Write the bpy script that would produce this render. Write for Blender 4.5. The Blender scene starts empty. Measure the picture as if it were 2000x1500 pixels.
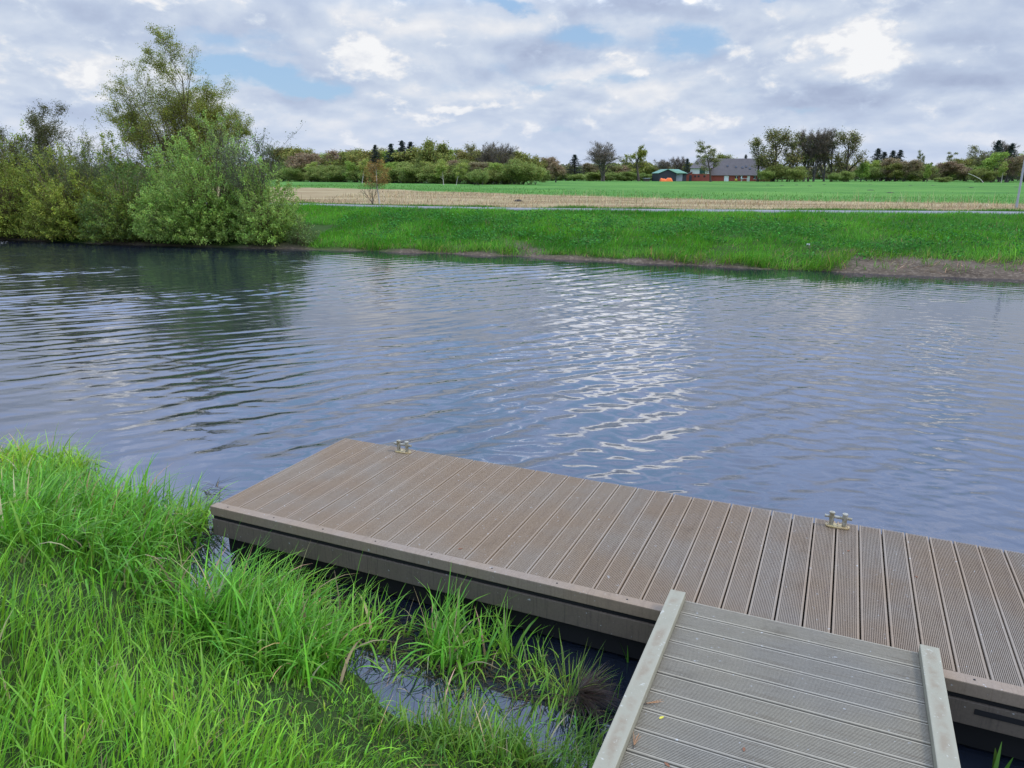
import bpy, math, random
import numpy as np
from mathutils import Vector
sc = bpy.context.scene
COL = sc.collection
R = math.radians
rng = np.random.default_rng(7)
CAMZ = 2.8            # eye height over the water (water is z = 0)
F = 1437.0            # focal length in photo pixels (2000 wide)
PITCH = R(15.74)
cs, sn = math.cos(PITCH), math.sin(PITCH)

# ------------------------------------------------------------------ helpers
def ray(u, v):
    x = (u - 1000) / F; y = (v - 750) / F
    return x, cs - y * sn, -(sn + y * cs)          # right, forward, up
def ground(u, v, z=0.0):
    x, f, up = ray(u, v); t = (CAMZ - z) / -up
    return x * t, f * t
def far(u, v, D):                                   # the point D metres ahead along that direction
    x, f, up = ray(u, v); t = D / f
    return x * t, D, CAMZ + up * t

def tag(o, label=None, cat=None, group=None, kind=None):
    if label: o['label'] = label
    if cat: o['category'] = cat
    if group: o['group'] = group
    if kind: o['kind'] = kind
    return o
def empty(name, loc=(0, 0, 0), rz=0.0):
    o = bpy.data.objects.new(name, None); COL.objects.link(o)
    o.location = loc; o.rotation_euler = (0, 0, rz); o.empty_display_size = 0.2
    return o
def link(name, me, parent=None):
    o = bpy.data.objects.new(name, me); COL.objects.link(o)
    if parent is not None: o.parent = parent
    return o
def mesh_np(name, V, Fc, mat, col=None, smooth=False, attrs=None):
    V = np.asarray(V, np.float32).reshape(-1, 3); Fc = np.asarray(Fc, np.int32)
    k = Fc.shape[1]; n = len(Fc)
    me = bpy.data.meshes.new(name)
    me.vertices.add(len(V)); me.vertices.foreach_set('co', V.ravel())
    me.loops.add(n * k); me.loops.foreach_set('vertex_index', Fc.ravel())
    me.polygons.add(n)
    me.polygons.foreach_set('loop_start', np.arange(0, n * k, k, dtype=np.int32))
    me.polygons.foreach_set('loop_total', np.full(n, k, np.int32))
    if smooth: me.polygons.foreach_set('use_smooth', np.ones(n, bool))
    if col is not None:
        a = me.attributes.new('Col', 'FLOAT_COLOR', 'POINT')
        c = np.ones((len(V), 4), np.float32); c[:, :3] = col
        a.data.foreach_set('color', c.ravel())
    for kx, arr in (attrs or {}).items():
        a = me.attributes.new(kx, 'FLOAT', 'POINT'); a.data.foreach_set('value', np.asarray(arr, np.float32).ravel())
    me.update(calc_edges=True)
    me.materials.append(mat)
    return me
class MB:
    def __init__(s): s.v = []; s.f = []
    def quadbox(s, c8):
        n = len(s.v); s.v += [tuple(p) for p in c8]
        for f in ((0, 3, 2, 1), (4, 5, 6, 7), (0, 1, 5, 4), (1, 2, 6, 5), (2, 3, 7, 6), (3, 0, 4, 7)):
            s.f.append(tuple(n + i for i in f))
    def box(s, x0, x1, y0, y1, z0, z1):
        s.quadbox([(x0, y0, z0), (x1, y0, z0), (x1, y1, z0), (x0, y1, z0), (x0, y0, z1), (x1, y0, z1), (x1, y1, z1), (x0, y1, z1)])
    def poly(s, pts):
        n = len(s.v); s.v += [tuple(p) for p in pts]; s.f.append(tuple(range(n, n + len(pts))))
    def tube(s, p0, p1, r0, r1=None, n=12, cap=True):
        r1 = r0 if r1 is None else r1
        p0 = Vector(p0); p1 = Vector(p1); d = (p1 - p0).normalized()
        a = d.orthogonal().normalized(); b = d.cross(a); k = len(s.v)
        for p, r in ((p0, r0), (p1, r1)):
            for i in range(n):
                t = 2 * math.pi * i / n; s.v.append(tuple(p + a * (r * math.cos(t)) + b * (r * math.sin(t))))
        for i in range(n):
            j = (i + 1) % n; s.f.append((k + i, k + j, k + n + j, k + n + i))
        if cap:
            s.f.append(tuple(k + i for i in reversed(range(n)))); s.f.append(tuple(k + n + i for i in range(n)))
    def prism(s, outline, z0, z1):                   # outline: list of (x, y), extruded in z
        k = len(s.v); n = len(outline)
        s.v += [(x, y, z0) for x, y in outline] + [(x, y, z1) for x, y in outline]
        s.f.append(tuple(k + i for i in reversed(range(n)))); s.f.append(tuple(k + n + i for i in range(n)))
        for i in range(n):
            j = (i + 1) % n; s.f.append((k + i, k + j, k + n + j, k + n + i))
    def mesh(s, name, mat, bevel=0, smooth=False):
        me = bpy.data.meshes.new(name); me.from_pydata(s.v, [], s.f)
        if bevel:
            import bmesh
            bm = bmesh.new(); bm.from_mesh(me)
            bmesh.ops.bevel(bm, geom=bm.edges[:], offset=bevel, segments=2, affect='EDGES', profile=0.6)
            bm.to_mesh(me); bm.free()
        me.update(); me.materials.append(mat)
        if smooth: me.polygons.foreach_set('use_smooth', [True] * len(me.polygons))
        return me
    def build(s, name, mat, parent=None, bevel=0, smooth=False):
        return link(name, s.mesh(name, mat, bevel, smooth), parent)

_lf = {}
def lf(x, y, s=1.0, seed=0, n=7):                    # cheap smooth 2-D noise, about -1..1
    key = (seed, n)
    if key not in _lf:
        g = np.random.default_rng(1000 + seed); a = g.uniform(0, 2 * np.pi, n)
        k = g.uniform(0.5, 1.6, n); _lf[key] = (np.cos(a) * k, np.sin(a) * k, g.uniform(0, 6.28, n))
    kx, ky, ph = _lf[key]; o = 0
    for i in range(n): o = o + np.sin(s * (kx[i] * x + ky[i] * y) + ph[i])
    return o / math.sqrt(n) * 0.8

# ------------------------------------------------------------------ materials
def mat(name):
    m = bpy.data.materials.new(name); m.use_nodes = True; nt = m.node_tree
    for n in list(nt.nodes): nt.nodes.remove(n)
    out = nt.nodes.new('ShaderNodeOutputMaterial')
    return m, nt, out
def nd(nt, t, **kw):
    n = nt.nodes.new('ShaderNode' + t)
    for k, v in kw.items(): setattr(n, k, v)
    return n
def setin(nt, sock, v):
    if isinstance(v, bpy.types.NodeSocket): nt.links.new(v, sock)
    else: sock.default_value = v
def mth(nt, op, a, b=0.0, c=None, clamp=False):
    n = nd(nt, 'Math', operation=op); n.use_clamp = clamp
    setin(nt, n.inputs[0], a); setin(nt, n.inputs[1], b)
    if c is not None: setin(nt, n.inputs[2], c)
    return n.outputs[0]
def mix(nt, fac, a, b, mode='MIX'):
    n = nd(nt, 'MixRGB', blend_type=mode)
    setin(nt, n.inputs[0], fac)
    for i, c in ((1, a), (2, b)):
        if isinstance(c, bpy.types.NodeSocket): nt.links.new(c, n.inputs[i])
        else: n.inputs[i].default_value = (*c[:3], 1)
    return n.outputs[0]
def noise(nt, vec, scale, detail=4, rough=0.55, dist=0.0):
    n = nd(nt, 'TexNoise'); n.inputs['Scale'].default_value = scale; n.inputs['Detail'].default_value = detail
    n.inputs['Roughness'].default_value = rough; n.inputs['Distortion'].default_value = dist
    if vec is not None: nt.links.new(vec, n.inputs['Vector'])
    return n.outputs['Fac']
def sstep(nt, x, a, b, lo=0.0, hi=1.0):
    n = nd(nt, 'MapRange', interpolation_type='SMOOTHSTEP')
    setin(nt, n.inputs[0], x)
    for i, v in enumerate((a, b, lo, hi)): n.inputs[i + 1].default_value = v
    return n.outputs[0]
def geo(nt): return nd(nt, 'NewGeometry').outputs['Position']
def objco(nt): return nd(nt, 'TexCoord').outputs['Object']
def scaled(nt, vec, s):
    n = nd(nt, 'VectorMath', operation='MULTIPLY'); nt.links.new(vec, n.inputs[0]); n.inputs[1].default_value = s
    return n.outputs[0]
def princ(nt, out, color, rough=0.7, spec=0.3, metal=0.0, bump=None, bstr=0.3, bdist=0.01, ior=None):
    p = nd(nt, 'BsdfPrincipled')
    if isinstance(color, bpy.types.NodeSocket): nt.links.new(color, p.inputs['Base Color'])
    else: p.inputs['Base Color'].default_value = (*color, 1)
    setin(nt, p.inputs['Roughness'], rough); p.inputs['Specular IOR Level'].default_value = spec
    p.inputs['Metallic'].default_value = metal
    if ior: p.inputs['IOR'].default_value = ior
    if bump is not None:
        b = nd(nt, 'Bump'); b.inputs['Strength'].default_value = bstr; b.inputs['Distance'].default_value = bdist
        nt.links.new(bump, b.inputs['Height']); nt.links.new(b.outputs[0], p.inputs['Normal'])
    if out is not None: nt.links.new(p.outputs[0], out.inputs[0])
    return p
def plain(name, color, rough=0.7, var=0.25, scale=3.0, spec=0.3, metal=0.0):
    m, nt, out = mat(name)
    n = noise(nt, objco(nt), scale, 6)
    c = mix(nt, n, [x * (1 - var) for x in color], [min(1, x * (1 + var)) for x in color])
    princ(nt, out, c, rough, spec, metal, n, 0.2)
    return m
def leafmat(name, trans=0.35, gloss=0.25, rough=0.5, rnd=0.0):
    """colour of each blade or leaf from its own attribute, light passing through"""
    m, nt, out = mat(name)
    a = nd(nt, 'Attribute', attribute_name='Col'); c = a.outputs['Color']
    if rnd:
        oi = nd(nt, 'ObjectInfo').outputs['Random']
        h = nd(nt, 'HueSaturation'); nt.links.new(c, h.inputs['Color'])
        setin(nt, h.inputs['Hue'], mth(nt, 'MULTIPLY_ADD', oi, 0.05 * rnd, 0.5 - 0.025 * rnd))
        r2 = mth(nt, 'FRACT', mth(nt, 'MULTIPLY', oi, 17.3))
        setin(nt, h.inputs['Value'], mth(nt, 'MULTIPLY_ADD', r2, 0.6 * rnd, 1.55 - 0.27 * rnd))
        c = h.outputs[0]
    p = princ(nt, None, c, rough, gloss)
    t = nd(nt, 'BsdfTranslucent'); nt.links.new(c, t.inputs[0])
    mx = nd(nt, 'MixShader'); mx.inputs[0].default_value = trans
    nt.links.new(p.outputs[0], mx.inputs[1]); nt.links.new(t.outputs[0], mx.inputs[2]); nt.links.new(mx.outputs[0], out.inputs[0])
    return m

M = {}
M['grass'] = leafmat('grass_blades', 0.38, 0.3, 0.42)
M['bankgrass'] = leafmat('bank_grass', 0.4, 0.15, 0.6)
M['leaf'] = leafmat('leaves', 0.45, 0.3, 0.5)
M['farleaf'] = leafmat('distant_leaves', 0.25, 0.1, 0.8, rnd=0.8)
M['straw'] = leafmat('straw', 0.2, 0.1, 0.8)
M['bark'] = plain('bark', (0.075, 0.06, 0.045), 0.9, 0.4, 6)
M['oliveBark'] = plain('olive_bark', (0.13, 0.105, 0.05), 0.9, 0.35, 5)
M['greyBark'] = plain('grey_bark', (0.10, 0.088, 0.075), 0.9, 0.35, 5)
M['paleBark'] = plain('birch_bark', (0.46, 0.42, 0.34), 0.8, 0.3, 4)
M['brick'] = plain('red_brick', (0.30, 0.075, 0.05), 0.85, 0.25, 1.5)
M['slate'] = plain('dark_roof_tiles', (0.105, 0.092, 0.085), 0.85, 0.25, 0.8)
M['whiteboard'] = plain('white_boarding', (0.62, 0.62, 0.56), 0.7, 0.1, 1)
M['greendoor'] = plain('green_paint', (0.03, 0.075, 0.05), 0.6, 0.2, 1)
M['darkclad'] = plain('dark_cladding', (0.035, 0.037, 0.045), 0.6, 0.2, 1)
M['greenroof'] = plain('green_sheet_roof', (0.10, 0.23, 0.14), 0.55, 0.15, 0.6)
M['greymetal'] = plain('grey_metal_door', (0.27, 0.28, 0.31), 0.5, 0.1, 1)
M['orange'] = plain('orange_sheet', (0.80, 0.16, 0.025), 0.5, 0.2, 1.2)
M['white'] = plain('white_paint', (0.75, 0.75, 0.73), 0.5, 0.08, 2)
M['glass'] = plain('dark_glass', (0.02, 0.024, 0.03), 0.15, 0.1, 2, 0.6)
M['galv'] = plain('galvanised_metal', (0.36, 0.38, 0.40), 0.45, 0.12, 8, 0.5, 0.5)
M['soil'] = plain('dark_soil', (0.035, 0.026, 0.02), 0.95, 0.4, 6)
M['dark'] = plain('black_floats', (0.012, 0.011, 0.010), 0.8, 0.3, 3)
M['yellowleaf'] = plain('yellow_leaf', (0.55, 0.48, 0.06), 0.6, 0.15, 40)
M['brownleaf'] = plain('brown_leaf', (0.20, 0.085, 0.04), 0.7, 0.3, 40)
M['needle'] = plain('brown_needles', (0.36, 0.19, 0.085), 0.7, 0.25, 30)

# cast cleat: dull galvanised metal with an ochre film near its foot
def cleatmat(name, base, film):
    m, nt, out = mat(name); n = noise(nt, objco(nt), 35, 5)
    c = mix(nt, sstep(nt, n, 0.35, 0.65), base, film)
    princ(nt, out, c, 0.5, 0.4, 0.35, n, 0.25, 0.003); return m
M['cleat'] = cleatmat('cleat_metal', (0.40, 0.38, 0.30), (0.26, 0.22, 0.13))
M['cleatbase'] = cleatmat('cleat_base_metal', (0.50, 0.39, 0.17), (0.40, 0.29, 0.14))

# composite decking: weathered brown, greyer and redder in patches, each board a little different
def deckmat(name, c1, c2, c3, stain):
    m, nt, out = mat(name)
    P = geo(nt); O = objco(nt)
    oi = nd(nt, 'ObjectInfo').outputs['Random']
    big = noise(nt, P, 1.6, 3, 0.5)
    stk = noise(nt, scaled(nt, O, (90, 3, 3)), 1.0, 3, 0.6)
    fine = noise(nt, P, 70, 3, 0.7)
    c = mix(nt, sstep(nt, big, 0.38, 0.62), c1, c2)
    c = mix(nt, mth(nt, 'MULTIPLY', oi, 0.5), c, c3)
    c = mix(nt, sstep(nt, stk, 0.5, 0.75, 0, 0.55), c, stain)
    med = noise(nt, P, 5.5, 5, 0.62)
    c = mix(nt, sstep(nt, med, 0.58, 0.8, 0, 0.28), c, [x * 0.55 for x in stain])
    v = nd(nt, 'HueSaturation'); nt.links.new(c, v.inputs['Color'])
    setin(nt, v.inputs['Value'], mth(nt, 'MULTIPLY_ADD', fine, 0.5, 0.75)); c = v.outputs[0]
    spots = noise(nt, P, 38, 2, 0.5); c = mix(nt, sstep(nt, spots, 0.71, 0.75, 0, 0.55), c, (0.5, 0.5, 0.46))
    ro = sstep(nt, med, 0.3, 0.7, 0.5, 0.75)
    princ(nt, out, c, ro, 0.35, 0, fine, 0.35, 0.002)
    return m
M['deck'] = deckmat('brown_composite_decking', (0.225, 0.162, 0.100), (0.23, 0.186, 0.132), (0.25, 0.177, 0.105), (0.15, 0.10, 0.062))
M['ramp'] = deckmat('grey_composite_decking', (0.255, 0.222, 0.155), (0.23, 0.205, 0.155), (0.28, 0.237, 0.16), (0.15, 0.115, 0.07))
M['trim'] = deckmat('brown_composite_edging', (0.24, 0.172, 0.105), (0.23, 0.175, 0.12), (0.26, 0.185, 0.115), (0.16, 0.11, 0.07))
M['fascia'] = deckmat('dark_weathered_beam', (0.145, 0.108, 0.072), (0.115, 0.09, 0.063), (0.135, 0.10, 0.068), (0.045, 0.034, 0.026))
def railmat():
    m, nt, out = mat('lichen_stained_rail')
    O = objco(nt); P = geo(nt)
    n1 = noise(nt, P, 9, 5, 0.6); n2 = noise(nt, P, 26, 5, 0.65, 1.2); n3 = noise(nt, P, 60, 4, 0.7)
    sx = nd(nt, 'SeparateXYZ'); nt.links.new(O, sx.inputs[0])
    mid = sstep(nt, mth(nt, 'ABSOLUTE', sx.outputs[0]), 0.008, 0.036, 1, 0)   # dirt lies along the middle of the rail
    c = mix(nt, n1, (0.235, 0.215, 0.145), (0.335, 0.31, 0.22))
    c = mix(nt, mth(nt, 'MULTIPLY', mid, sstep(nt, n1, 0.4, 0.65, 0, 0.55)), c, (0.19, 0.13, 0.075))
    c = mix(nt, sstep(nt, n2, 0.62, 0.68, 0, 0.65), c, (0.48, 0.465, 0.38))
    c = mix(nt, sstep(nt, n3, 0.66, 0.72, 0, 0.6), c, (0.12, 0.08, 0.055))
    princ(nt, out, c, 0.75, 0.25, 0, n3, 0.4, 0.003); return m
M['rail'] = railmat()
def pathmat():
    m, nt, out = mat('path_asphalt'); P = geo(nt)
    n = noise(nt, P, 0.7, 5); f = noise(nt, P, 25, 3)
    c = mix(nt, n, (0.17, 0.165, 0.155), (0.23, 0.225, 0.21)); c = mix(nt, mth(nt, 'MULTIPLY', f, 0.3), c, (0.2, 0.2, 0.2))
    princ(nt, out, c, 0.85, 0.3); return m
M['path'] = pathmat()
def watermat():
    m, nt, out = mat('river_water'); P = geo(nt)
    n1 = noise(nt, scaled(nt, P, (1, 1, 1)), 7, 3, 0.6, 0.4)
    n2 = noise(nt, scaled(nt, P, (1.3, 0.7, 1)), 22, 2, 0.5)
    h = mth(nt, 'ADD', mth(nt, 'MULTIPLY', n1, 1.0), mth(nt, 'MULTIPLY', n2, 0.25))
    a = nd(nt, 'Attribute', attribute_name='calm').outputs['Fac']
    p = princ(nt, None, (0.012, 0.016, 0.024), 0.015, 0.5, ior=WATER_IOR)
    b = nd(nt, 'Bump'); b.inputs['Distance'].default_value = 0.010
    setin(nt, b.inputs['Strength'], mth(nt, 'MULTIPLY_ADD', a, -0.12, 0.16))
    nt.links.new(h, b.inputs['Height']); nt.links.new(b.outputs[0], p.inputs['Normal'])
    nt.links.new(p.outputs[0], out.inputs[0]); return m
WATER_IOR = 1.9
M['water'] = watermat()
def groundmat():
    m, nt, out = mat('ground_soil_and_turf'); P = geo(nt)
    at = lambda k: nd(nt, 'Attribute', attribute_name=k).outputs['Fac']
    n1 = noise(nt, P, 1.1, 5, 0.6); n2 = noise(nt, P, 9, 4, 0.65)
    st = noise(nt, scaled(nt, P, (0.10, 0.34, 1)), 1.0, 6, 0.65)       # mowing and drying rows
    st2 = noise(nt, scaled(nt, P, (0.05, 0.05, 1)), 1.0, 4, 0.6)
    mud = mix(nt, n1, (0.035, 0.025, 0.016), (0.15, 0.112, 0.075)); mud = mix(nt, sstep(nt, n2, 0.45, 0.7, 0, 0.6), mud, (0.24, 0.19, 0.13))
    bank = mix(nt, n1, (0.022, 0.05, 0.008), (0.05, 0.085, 0.014))
    stub = mix(nt, sstep(nt, st, 0.38, 0.62), (0.22, 0.15, 0.07), (0.35, 0.27, 0.135))
    stub = mix(nt, sstep(nt, st, 0.60, 0.70, 0, 0.6), stub, (0.22, 0.14, 0.085))
    stub = mix(nt, sstep(nt, n1, 0.55, 0.75, 0, 0.3), stub, (0.16, 0.20, 0.06))
    field = mix(nt, sstep(nt, st2, 0.35, 0.65), (0.062, 0.165, 0.024), (0.105, 0.225, 0.036))
    field = mix(nt, sstep(nt, st, 0.54, 0.66, 0, 0.75), field, (0.05, 0.13, 0.025))
    field = mix(nt, sstep(nt, noise(nt, scaled(nt, P, (0.5, 0.5, 1)), 1.0, 3, 0.6), 0.56, 0.68, 0, 0.65), field, (0.055, 0.105, 0.025))
    c = mix(nt, at('grassy'), mud, bank)
    c = mix(nt, at('stubble'), c, stub)
    c = mix(nt, at('meadow'), c, field)
    princ(nt, out, c, 0.95, 0.1, 0, n2, 0.6, 0.05); return m
M['ground'] = groundmat()
def nearmat():
    m, nt, out = mat('near_bank_soil'); P = geo(nt)
    n1 = noise(nt, P, 5, 5, 0.6); n2 = noise(nt, P, 40, 4, 0.7)
    c = mix(nt, n1, (0.014, 0.026, 0.006), (0.035, 0.06, 0.012)); c = mix(nt, sstep(nt, n2, 0.5, 0.7, 0, 0.4), c, (0.06, 0.055, 0.025))
    princ(nt, out, c, 0.95, 0.15, 0, n2, 0.6, 0.02); return m
M['nearground'] = nearmat()

# ------------------------------------------------------------------ river geometry
SH = np.array([ground(u, v, 0.0) for u, v in ((0, 468), (250, 478), (590, 487), (800, 493), (1000, 501), (1250, 513), (1500, 527), (1740, 536), (2000, 546))])
sl = (SH[-1, 1] - SH[0, 1]) / (SH[-1, 0] - SH[0, 0])
SHX = np.r_[-300, SH[:, 0], 300]; SHY = np.r_[SH[0, 1] + (-300 - SH[0, 0]) * sl, SH[:, 1], SH[-1, 1] + (300 - SH[-1, 0]) * sl]
def yshore(x): return np.interp(x, SHX, SHY)
PZ = 1.13
PA = np.array([ground(u, v, PZ) for u, v in ((565, 400), (800, 406), (1000, 409.5), (1300, 412.5), (1600, 415), (2000, 417.5))])
psl = (PA[-1, 1] - PA[0, 1]) / (PA[-1, 0] - PA[0, 0])
PAX = np.r_[-400, PA[:, 0], 400]; PAY = np.r_[PA[0, 1] + (-400 - PA[0, 0]) * psl, PA[:, 1], PA[-1, 1] + (400 - PA[-1, 0]) * psl]
def ypath(x): return np.interp(x, PAX, PAY)
FB = np.array([ground(u, v, PZ) for u, v in ((560, 364.5), (800, 371), (1000, 378), (1250, 385), (1500, 390), (1800, 394.5), (2000, 397))])
FBX = np.r_[-600, FB[:, 0], 600]; FBY = np.r_[FB[0, 1] + 160, FB[:, 1], FB[-1, 1] - 60]
def yfield(x): return np.interp(x, FBX, FBY)
def hash_n(x, y, seed):
    return lf(x, y, 1.3, seed) * 0.6 + lf(x, y, 3.7, seed + 1) * 0.3 + lf(x, y, 9.0, seed + 2) * 0.15
def zfar(x, y):
    d = y - yshore(x) + 0.18 * lf(x, y, 1.7, 3) + 0.10 * lf(x, y, 5.0, 4)
    W = np.maximum(ypath(x) - 0.4 - yshore(x), 4.0); t = np.clip(d / W, -0.2, 1.0)
    z = np.interp(t, [-0.2, -0.03, 0.0, 0.02, 0.06, 0.12, 0.3, 0.6, 0.85, 1.0], [-0.5, -0.12, 0.0, 0.09, 0.22, 0.30, 0.55, 0.88, 1.05, PZ - 0.05])
    far_ = np.clip((y - ypath(x) - 2.5) / 3, 0, 1)
    z = z + hash_n(x, y, 10) * 0.045 * np.clip(t * 6, 0, 1) * (1 - far_)
    z = z + far_ * (0.03 * lf(x, y, 0.35, 20) + 0.02 * lf(x, y, 1.5, 21))
    near_path = np.exp(-((y - ypath(x) - 1.1) / 1.6) ** 2)
    return z * (1 - near_path) + (PZ - 0.05) * near_path

# far ground: one sheet from the far waterline to the horizon, rows following the shore
xs = np.r_[-3000, -1200, -500, -250, -150, -100, -70, -50, np.arange(-40, 40.1, 0.25), 50, 70, 100, 150, 250, 500, 1200, 3000]
ds = np.r_[-0.9, np.arange(-0.6, 2.0, 0.10), np.arange(2, 12, 0.2), np.arange(12, 40, 0.7), np.arange(40, 120, 4), 130, 150, 180, 220, 280, 350, 450, 600, 900, 1500, 3000, 6000]
GX, GD = np.meshgrid(xs, ds); GY = np.interp(np.clip(GX, -300, 300), SHX, SHY) + GD
GZ = zfar(GX, GY)
GZ = np.where(GD > 500, PZ - 0.02, GZ)
nr, nc = GX.shape
def gridfaces(nr, nc):
    i = np.arange(nr - 1)[:, None] * nc + np.arange(nc - 1)[None, :]
    return np.stack([i, i + 1, i + nc + 1, i + nc], -1).reshape(-1, 4)
tt = GY - yshore(GX)
mudedge = 0.12 + 0.32 * lf(GX, GY, 0.7, 31) + 0.25 * lf(GX, GY, 2.2, 32) + np.clip((GX - 9.6 + 0.5 * lf(GX, GY, 2.0, 37)) * 1.6, 0, 1.8)
grassy = np.clip((tt - mudedge) / 0.5, 0, 1)
patch = np.clip((lf(GX, GY, 0.8, 33) + 0.5 * lf(GX, GY, 2.7, 34) - 0.8) * 2, 0, 1) * np.clip((4.2 - tt) / 1.5, 0, 1)
grassy = grassy * (1 - 0.85 * patch)
st0 = ypath(GX) + 3.6
stub = np.clip((GY - st0 + 0.5 * lf(GX, GY, 1.0, 35)) / 0.8, 0, 1)
fl = yfield(GX) + 0.03 * (yfield(GX) - 30) * lf(GX, GY * 0.3, 0.45, 36)
mead = np.clip((GY - fl) / 1.5 + 0.5, 0, 1)
mead = np.maximum(mead, np.clip((GX - 31) / 4, 0, 1) * (stub > 0))
me = mesh_np('ground', np.stack([GX, GY, GZ], -1), gridfaces(nr, nc), M['ground'], smooth=True, attrs={'grassy': grassy, 'stubble': stub, 'meadow': mead})
tag(link('ground', me), kind='structure')

# cycle path on top of the far bank
px = np.arange(-120, 120, 1.0); pv = []; pf = []
for i, x in enumerate(px):
    y = float(ypath(x)); pv += [(x, y, PZ - 0.04), (x, y + 0.02, PZ + 0.015), (x, y + 2.3, PZ + 0.015), (x, y + 2.32, PZ - 0.04)]
for i in range(len(px) - 1):
    for k in range(3): a = i * 4 + k; pf.append((a, a + 4, a + 5, a + 1))
tag(link('path', mesh_np('path', pv, np.array(pf)[:, ::-1], M['path'])), kind='structure')

# near bank: z from the distance behind the near shoreline
NS = np.array([ground(u, v, 0.0) for u, v in ((-500, 800), (0, 905), (170, 945), (330, 995), (385, 1060), (372, 1140), (430, 1205), (520, 1262), (690, 1335), (830, 1405), (1000, 1455), (1165, 1505))])
NSX = np.r_[-60, NS[:, 0], 1.2, 2.2, 4.0, 8, 60]; NSY = np.r_[NS[0, 1] + 20, NS[:, 1], 2.55, 2.0, 1.2, -0.6, -20]
o_ = np.argsort(NSX); NSX = NSX[o_]; NSY = NSY[o_]
def ynear(x): return np.interp(x, NSX, NSY)
def znear(x, y):
    d = (ynear(x) - y) * 0.85 + 0.06 * lf(x, y, 4.0, 41) + 0.03 * lf(x, y, 11.0, 42)
    z = np.interp(d, [-1.2, -0.3, 0, 0.25, 0.7, 1.6, 2.8, 6, 12], [-0.45, -0.12, -0.01, 0.07, 0.20, 0.52, 0.95, 1.2, 1.3])
    dip = np.exp(-(((x - 1.35) * 0.92 + (y - 2.2) * 0.4) / 0.9) ** 4) * np.exp(-((y - 1.6) / 1.6) ** 4)   # ground lies lower under the ramp
    z = z + 0.03 * lf(x, y, 3.0, 43) * np.clip(d, 0, 1)
    return np.where(z > 0.36, z - dip * (z - 0.36), z)
xs = np.r_[-60, -40, -25, -18, np.arange(-14, 10, 0.09), 14, 20, 30, 60]; ds = np.r_[np.arange(-1.3, 6.0, 0.08), 7, 9, 12, 20, 40, 90]
GX, GD = np.meshgrid(xs, ds); GY = ynear(GX) - GD; GZ = znear(GX, GY)
me = mesh_np('riverbank', np.stack([GX, GY, GZ], -1), gridfaces(*GX.shape)[:, ::-1], M['nearground'], smooth=True)
tag(link('riverbank', me), kind='structure')

# water: rippled sheet
def crest(p): return np.sin(p) + 0.22 * np.cos(2 * p)      # sharper crests, flatter troughs
def wave_height(x, y):
    wx = x + 0.35 * lf(x, y, 0.35, 51) + 0.05 * lf(x, y, 2.0, 53); wy = y + 0.35 * lf(x, y, 0.35, 52) + 0.05 * lf(x, y, 2.0, 54)
    gust = np.clip(0.85 + 0.5 * lf(x, y * 1.6, 0.5, 55), 0.25, 1.5)
    left = 1 / (1 + np.exp((x - 3 - 0.25 * (y - 8)) / 2.2)); right = 1 - left
    h = 0
    g = np.random.default_rng(5)
    for base, w, lam_lo, lam_hi, n, sl_ in ((128, 0.12 + 0.95 * left, 0.30, 0.66, 8, 0.037), (48, 0.15 + 0.85 * right, 0.20, 0.44, 9, 0.036),
                                            (95, 0.8, 0.16, 0.34, 9, 0.018), (30, 0.15 + 0.9 * right, 0.10, 0.22, 7, 0.016), (150, 0.6, 0.12, 0.28, 6, 0.008), (70, 1.0, 0.9, 1.8, 4, 0.010)):
        for i in range(n):
            a = R(base + g.normal(0, 11)); lam = g.uniform(lam_lo, lam_hi); k = 2 * np.pi / lam
            amp = sl_ / k * g.uniform(0.6, 1.3)
            env = 0.55 + 0.6 * lf(x, y, 0.5 / lam ** 0.5, 60 + i + int(base))
            h = h + amp * w * gust * np.clip(env, 0.05, 2) * crest(k * (np.cos(a) * wx + np.sin(a) * wy) + g.uniform(0, 6.28))
    return h
rows = [1.0]
while rows[-1] < 36: rows.append(rows[-1] + max(0.022, 0.0022 * rows[-1]))
rows = np.array(rows); tcol = np.linspace(-1, 1, 900)
GY, GT = np.meshgrid(rows, tcol, indexing='ij'); GX = GT * (3.5 + 0.86 * GY)
calm = np.clip(1.15 - (GY - ynear(GX)) / 2.2, 0, 1) * np.clip((4 - GX) / 2, 0, 1)
calm = np.maximum(calm, np.clip(1.25 - (yshore(GX) - GY) / 3.2, 0, 1) * 0.82)
GZ = wave_height(GX, GY) * (1 - 0.93 * calm)
me = mesh_np('water', np.stack([GX, GY, GZ], -1), gridfaces(*GX.shape), M['water'], smooth=True, attrs={'calm': calm})
# flat continuation of the river to both sides, same sheet
tag(link('water', me), kind='structure')
wv = []; wf = []
for sgn in (-1, 1):
    e = GT[0, 0] if sgn < 0 else GT[0, -1]
    for y in rows[::40].tolist() + [rows[-1]]:
        wv += [(sgn * (3.5 + 0.86 * y), y, 0.0), (sgn * 320, y, 0.0)]
n2 = len(wv) // 4
for s_ in range(2):
    for i in range(n2 - 1):
        a = s_ * n2 * 2 + i * 2; wf.append((a, a + 1, a + 3, a + 2) if s_ else (a + 1, a, a + 2, a + 3))
k = len(wv); wv += [(-320, 35.9, -0.02), (320, 35.9, -0.02), (320, 150, -0.02), (-320, 150, -0.02)]; wf.append((k, k + 1, k + 2, k + 3))
k = len(wv); wv += [(-320, -120, -0.02), (320, -120, -0.02), (320, 1.1, -0.02), (-320, 1.1, -0.02)]; wf.append((k, k + 1, k + 2, k + 3))
tag(link('water', mesh_np('water', wv, wf, M['water'])), kind='structure')

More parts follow.
